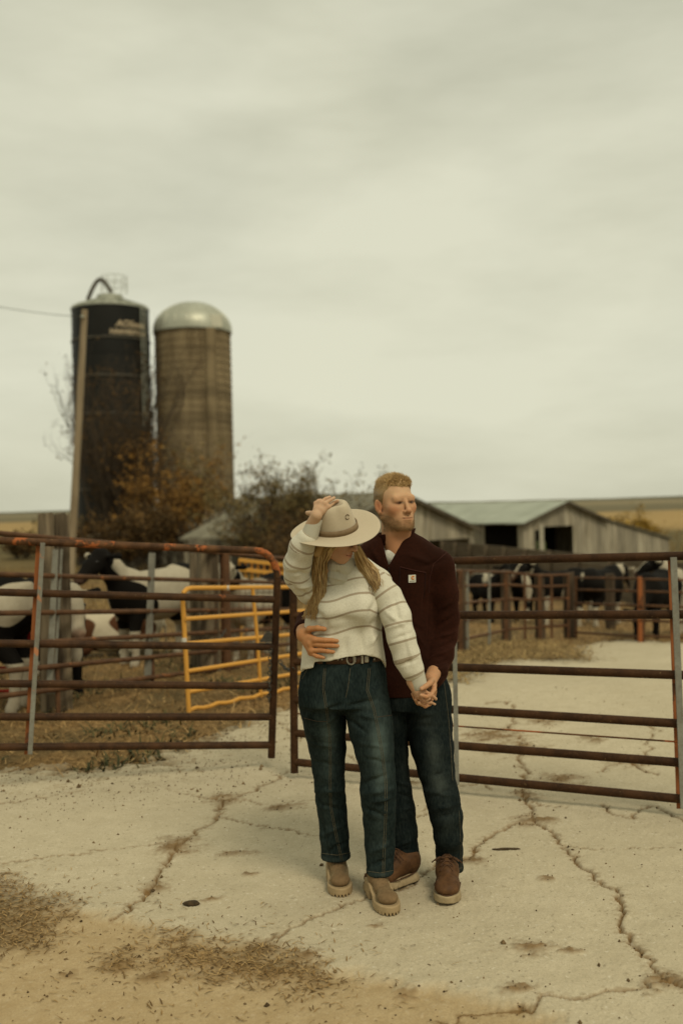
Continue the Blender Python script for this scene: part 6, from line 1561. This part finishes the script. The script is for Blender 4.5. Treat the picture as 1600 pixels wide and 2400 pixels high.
text_mesh('carhartt', .0078, 'lettering', plain('label_black', (.02, .018, .015), (.02, .018, .015), 80, .7), jacket, loc=p + n * .0012 - e2 * .0132, R=Rl_, depth=.0002)
# undershirt
s = SDF(W(870, 1345, 4.3) - [0, .05, 0], W(985, 1262, 4.62), .004)
s.cone(W(924, 1330, 4.452), W(925, 1288, 4.462), .085, .075, 0, sy=.86); s.cone(W(925, 1300, 4.47), W(925, 1400, 4.46), .1, .12, .02, sy=.66); s.cone(neckc + [0, -.006, .10], neckc + [0, -.006, .012], .056, .056, .006, sub=True); s.ell(W(918, 1304, 4.389), (.040, .022, .034), .015)
V, F = s.mesh(2); mesh_np('undershirt', V, F, TEE, man)
# jeans
s = SDF((.02, 4.12, .05), (.60, 4.72, 1.0), .0052)
C_, R_ = rows([(1560, 868, 1032), (1600, 866, 1042), (1640, 866, 1050)], 4.47)
for i in range(2): s.cone(C_[i], C_[i+1], R_[i], R_[i+1], .01, sy=.68)
zp = C_[-1][2]; s.cut(lambda X, Y, Z: zp - .035 - Z + 0 * X + 0 * Y)
Ca, Ra = rows([(1630, 946, 1054), (1700, 950, 1059), (1750, 962, 1061), (1800, 978, 1062), (1840, 989, 1067), (1870, 996, 1073), (1900, 1004, 1078), (1950, 1014, 1081), (1990, 1021, 1083), (2038, 1023, 1085)], 4.46, 4.385); 
for i in range(2, 8): Ca[i] = Ca[i] - np.array([0, .07 * math.sin((i - 1) / 8 * math.pi), 0])
lg = SDF((.02, 4.12, .05), (.60, 4.72, 1.0), .0052); lg.chain(Ca, Ra, .012); s.merge(lg, .03)
Cb_, Rb_ = rows([(1630, 862, 960), (1700, 868, 956), (1760, 876, 955), (1810, 884, 958), (1850, 892, 964), (1900, 900, 972), (1950, 906, 977), (2006, 910, 982)], 4.47, 4.475); lg = SDF((.02, 4.12, .05), (.60, 4.72, 1.0), .0052); lg.chain(Cb_, Rb_, .012); s.merge(lg, .012)
z1_, z2_ = Ca[-1][2], Cb_[-1][2]; xm_ = W(1002, 2030, 4.4)[0]; s.cut(lambda X, Y, Z: np.where(X > xm_, z1_, z2_) - .004 - Z + 0 * Y)
V, F = s.mesh(3)
V = pfolds(V, F, [(985, 1830, 1062, 1800, -6, 10), (995, 1852, 1070, 1868, 7, 10), (1000, 1875, 1065, 1845, -6, 9), (1005, 1900, 1072, 1885, 5, 10), (1010, 1960, 1075, 1930, 5, 11), (1018, 1985, 1080, 1965, -7, 9), (1020, 2005, 1082, 1992, 6, 8), (1022, 2022, 1080, 2015, -5, 7), (930, 1830, 962, 1845, 5, 9), (930, 1860, 966, 1870, -5, 9), (925, 1985, 978, 1960, 5, 9), (928, 2000, 980, 1985, -5, 8),
    (950, 1680, 1050, 1665, 4, 12), (960, 1700, 1045, 1705, -4, 10), (1055, 1750, 1060, 1830, 4, 8), (1015, 1920, 1075, 1905, -4, 9), (940, 1900, 970, 1890, 4, 9)])
Nn = normals(V, F); V += Nn * (.0025 * vnoise(V * [1, 1, 1.4], 7, 25, 3))[:, None]
bnd = np.maximum(np.exp(-((V[:, 2] - z1_ - .010) / .011) ** 6) * (V[:, 0] > xm_), np.exp(-((V[:, 2] - z2_ - .010) / .011) ** 6) * (V[:, 0] <= xm_)); V += Nn * (bnd * .002)[:, None]
mj = bvh_of(V, F); Nn = normals(V, F)
fade_hilite = .06 + fade_hilite_of(V, [(1015, 1760, .032, .07, .48), (1028, 1835, .032, .04, .55), (1050, 1930, .03, .06, .16), (1000, 1690, .04, .04, .2), (945, 1790, .02, .08, .10), (1055, 2000, .03, .03, .12)], mj, Nn) + .30 * bnd * (.5 + .5 * vnoise(V, 25, 4, 1)) + .04 * vnoise(V, 3, 62, 2)
mjeans = mesh_np('jeans', V, F, DEN_M, man, attrs=dict(fade_hilite=np.clip(fade_hilite, 0, 1)))
stitch(mj, [(1040, 1600), (1050, 1680), (1056, 1760), (1060, 1830)], mjeans, dx=0); stitch(mj, [(1075, 1900), (1078, 1960), (1079, 2040)], mjeans, .0009); stitch(mj, [(1025, 2034), (1055, 2038), (1082, 2034)], mjeans); stitch(mj, [(925, 2000), (950, 2002), (979, 1998)], mjeans)
# boots
def boot_m(loc, yaw, at_heel=False):
    s = SDF((-.075, -.23, -.005), (.075, .13, .24), .0034)
    s.cone((0, .045, .085), (0, .050, .095), .044, .044, 0, sy=1.1); s.cone((0, .05, .075), (0, -.03, .085), .046, .046, .03); s.cone((0, -.03, .074), (0, -.13, .054), .044, .036, .03); s.ell((0, -.145, .054), (.053, .052, .031), .02); s.ell((.004, -.10, .05), (.052, .06, .030), .02)
    s.cone((0, -.02, .125), (0, -.075, .098), .022, .020, .02); s.cut(lambda X, Y, Z: .032 - Z + 0 * X + 0 * Y); V, F = s.mesh(2)
    ring = [(.045 * math.cos(a), -.125 + .055 * math.sin(a), .083 - .012 * (math.sin(a) < -.3)) for a in np.linspace(-math.pi, 0, 9)]
    V = folds(V, F, [(ring[i], ring[i+1], .0035, .006) for i in range(8)] + [((-.045, -.07, .10), (.045, -.07, .10), -.003, .007), ((-.05, .02, .11), (-.03, -.03, .06), .003, .006), ((.05, .02, .11), (.03, -.03, .06), .003, .006), ((-.05, -.045, .105), (.05, -.045, .105), -.002, .008)])
    t = SDF((-.08, -.23, -.005), (.08, .13, .06), .003); t.ell((0, -.13, .0), (.0565, .075, .3)); t.cone((0, -.10, 0), (0, .05, 0), .054, .046, .02); t.cut(lambda X, Y, Z: np.maximum(Z - (.036 + .006 * sstep(-.02, .08, Y)), -Z + .008 * sstep(-.12, -.22, Y)) + 0 * X)
    for y in np.arange(-.15, .09, .03):
        for q in (-1, 1): t.box((.058 * q, y, 0), (.010, .003, .007), sub=True)
    V2, F2 = t.mesh(1); R_ = rotz(yaw); tp = np.array([loc[0], loc[1], .004]); org = tp - R_ @ np.array([0, .095 if at_heel else -.205, 0])
    T = lambda P: np.asarray(P, float) @ R_.T + org
    b_ = mesh_np('boot', T(V), F, LEATH, man); mesh_np('sole', T(V2), F2, WEDGE, b_)
    w_ = MB(); w_.tube(T([(.0545 * math.cos(a) * (1.02 if math.sin(a) < 0 else .9), -.045 + (.152 if math.sin(a) < 0 else .138) * math.sin(a), .0385) for a in np.linspace(0, 6.283, 41)]), .0028, 5, caps=False); w_.build('welt', LACE, b_, smooth=True)
    bv = bvh_of(V, F); mb = MB()
    def on(x, y):
        h_ = bv.ray_cast(Vector((x, y, .4)), Vector((0, 0, -1)))[0]; return np.array(h_) + [0, 0, .004] if h_ is not None else np.array([x, y, .1])
    for k, y in enumerate((-.088, -.068, -.048, -.030)):
        for q in (-1, 1): mb.tube(T([on(-.026 * q, y), on(-.008 * q, y + .008), on(.010 * q, y + .012), on(.027 * q, y + .018)]), .0032, 5)
    for q in (-1, 1):
        a = on(.01 * q, -.045); mb.tube(T([a, a + [.020 * q, -.018, .012], a + [.040 * q, -.020, -.004], a + [.030 * q, -.008, -.004], a + [.004 * q, .0, .002]]), .003, 5); mb.tube(T([a, a + [.03 * q, -.006, .004], a + [.055 * q, .004, -.020]]), .003, 5)
    mb.build('laces', LACE, b_, smooth=True)
boot_m(GP(1047, 2126), math.radians(-7)); boot_m(GP(977, 2057), math.radians(-52), True)
# head
Rm = rotz(math.radians(27)) @ roty(math.radians(-2)) @ rotx(math.radians(-2)); morg = W(926, 1180, 4.42)
hf = head_field(True); V, F = hf.mesh(2); hc, beard = head_cols(V, True); HN = normals(V, F); HV = V
mparts = [(V @ Rm.T + morg, F)]; mcols = [hc]
# short hair: a cap with a tousled top and close sides
s = SDF((-.11, -.12, -.09), (.11, .14, .17), .0028)
s.ell((0, .020, .034), (.0785, .098, .088)); s.ell((.004, .010, .085), (.055, .066, .035), .03); s.ell((.01, -.045, .082), (.040, .022, .018), .02); s.cone((0, .075, -.01), (0, .072, -.055), .05, .042, .03)
def hairline(X, Y, Z):      # front and side hairline
    ax_ = np.abs(X); zline = np.where(Y < .0, .066 + .10 * np.clip(ax_ - .045, 0, 1), .066); side = np.interp(np.clip(Y, -.09, .12), [-.09, -.055, -.040, -.024, -.012, -.002, .006, .03, .045, .12], [.076, .074, .066, .050, .006, -.030, .012, .016, -.045, -.070]); zl = np.where(ax_ > .052, side, np.where(Y < -.02, .078 - .010 * np.cos(X * 40) + .0035 * np.sin(X * 190 + 1) + .002 * np.sin(X * 410), side)); return zl - Z + 0 * Y
s.cut(hairline); V, F = s.mesh(2); V += normals(V, F) * ((.0016 + .002 * sstep(.06, .11, V[:, 2])) * vnoise(V * [1.3, .35, 1], 20, 14, 2))[:, None]; cap = (V @ Rm.T + morg, F); hn = normals(V, F)
r = np.random.default_rng(12); k = r.choice(len(V), 9000, p=(w_ := (.45 + sstep(.03, .09, V[:, 2]))) / w_.sum()); top = sstep(.05, .10, V[k, 2]); d_ = hn[k] * (.35 + .25 * top)[:, None] + np.stack([.25 + .1 * r.normal(size=len(k)), .75 * (1 - top) - .35 * top * (V[k, 1] < -.03) + .4 * top * (V[k, 1] > -.03), -.5 * (1 - top) + .35 * top], 1) + r.normal(size=(len(k), 3)) * .20
L_ = .006 + .010 * top * r.uniform(.4, 1.1, len(k)); sv, sf = strands(None, V[k] - hn[k] * .001, d_, L_, np.full(len(k), .0009), r, .35)
tone = np.concatenate([.34 + .5 * sstep(.035, .085, V[:, 2]), np.repeat(.40 + .6 * sstep(.03, .08, V[k, 2]), 12)])
hv, hfc = join([cap, (sv @ Rm.T + morg, sf)]); mesh_np('hair', hv, hfc, MHAIR, man, attrs=dict(tone=tone))
p_ = np.clip(beard, 0, 1) ** 1.2 * (beard > .25); k = r.choice(len(HV), 2600, p=p_ / p_.sum()); d_ = HN[k] * .5 + np.array([0, -.1, -.75]) + r.normal(size=(len(k), 3)) * .25
sv, sf = strands(None, HV[k], d_, r.uniform(.003, .007, len(k)), np.full(len(k), .0006), r, .3); mesh_np('beard', sv @ Rm.T + morg, sf, BEARD, man, attrs=dict(tone=np.ones(len(sv))))
# hands
def at3(x, y, lift): 
    p, n = hit(sw_bvh, *c3z(x, y), lift); return p if p is not None else W(*c3z(x, y), 4.13)
wr_ = W(*c3z(150, 345), 4.155); kn = [at3(365, 415, .015), at3(330, 505, .017), at3(335, 585, .016), at3(318, 640, .014)]
fg = [[at3(530, 420, .014), at3(620, 428, .011), at3(712, 438, .010)], [at3(525, 508, .014), at3(625, 515, .011), at3(718, 520, .010)], [at3(470, 595, .013), at3(560, 608, .011), at3(640, 622, .0095)], [at3(385, 685, .012), at3(440, 702, .010), at3(505, 718, .009)]]
th = [W(*c3z(215, 290), 4.135), at3(300, 250, .022), at3(410, 232, .016), at3(508, 222, .012)]
s = hand_field(.0022, wr_, kn, fg, th, .0107, W(712, 1478, 4.28), .030); V, F = s.mesh(2); HC = (0.43, 0.205, 0.082)
mparts.append((V, F)); mcols.append(hand_cols(V, HC, kn + [f[0] for f in fg] + [f[1] for f in fg], [f[-1] for f in fg] + [th[-1]], (0.47, 0.29, 0.17)))
wr_ = at4(1010, 560, 4.24); kn = [at4(1080, 850, 4.125), at4(1075, 920, 4.14), at4(1060, 990, 4.15), at4(1040, 1050, 4.155)]
fg = [[at4(990, 1010, 4.075), at4(880, 1040, 4.028), at4(740, 1000, 4.030)], [at4(960, 1230, 4.11), at4(850, 1290, 4.075), at4(690, 1200, 4.050)], [at4(900, 1260, 4.13), at4(770, 1250, 4.10), at4(610, 1120, 4.075)], [at4(860, 1250, 4.14), at4(650, 1220, 4.12), at4(560, 1075, 4.10), at4(505, 960, 4.095)]]
th = [at4(1020, 610, 4.17), at4(965, 690, 4.09), at4(855, 775, 4.045), at4(752, 832, 4.035)]
s = hand_field(.0022, wr_, kn, fg, th, .0094, W(1017, 1575, 4.34), .029); V, F = s.mesh(2)
mparts.append((V, F)); mcols.append(hand_cols(V, (0.47, 0.255, 0.13), kn + [f[0] for f in fg] + [f[1] for f in fg], [f[-1] for f in fg] + [th[-1]], (0.56, 0.40, 0.27)))
s = SDF((-.28, 4.20, .06), (.62, 4.72, 1.60), .012)
s.cone(W(926, 1330, 4.48), W(935, 1500, 4.47), .11, .10, .03, sy=.6); s.cone(W(935, 1500, 4.47), W(950, 1620, 4.48), .10, .11, .03, sy=.65); s.cone(morg + Rm @ np.array([0, .035, -.17]), W(926, 1340, 4.48), .050, .07, .03)
s.chain(Ca, np.linspace(.065, .034, len(Ca)), .02); s.chain(Cb_, np.linspace(.065, .034, len(Cb_)), .02); s.chain([W(926, 1310, 4.48)] + la, [.05] + [.038] * 6 + [.028], .02); s.chain([W(926, 1310, 4.48)] + ra, [.05] + [.038] * 4 + [.03], .02)
V, F = s.mesh(1); mparts.append((V, F)); mcols.append(np.repeat(np.array([HC]), len(V), 0))
V, F = join(mparts); mesh_np('body', V, F, SKIN, man, attrs=dict(col=np.concatenate(mcols)))
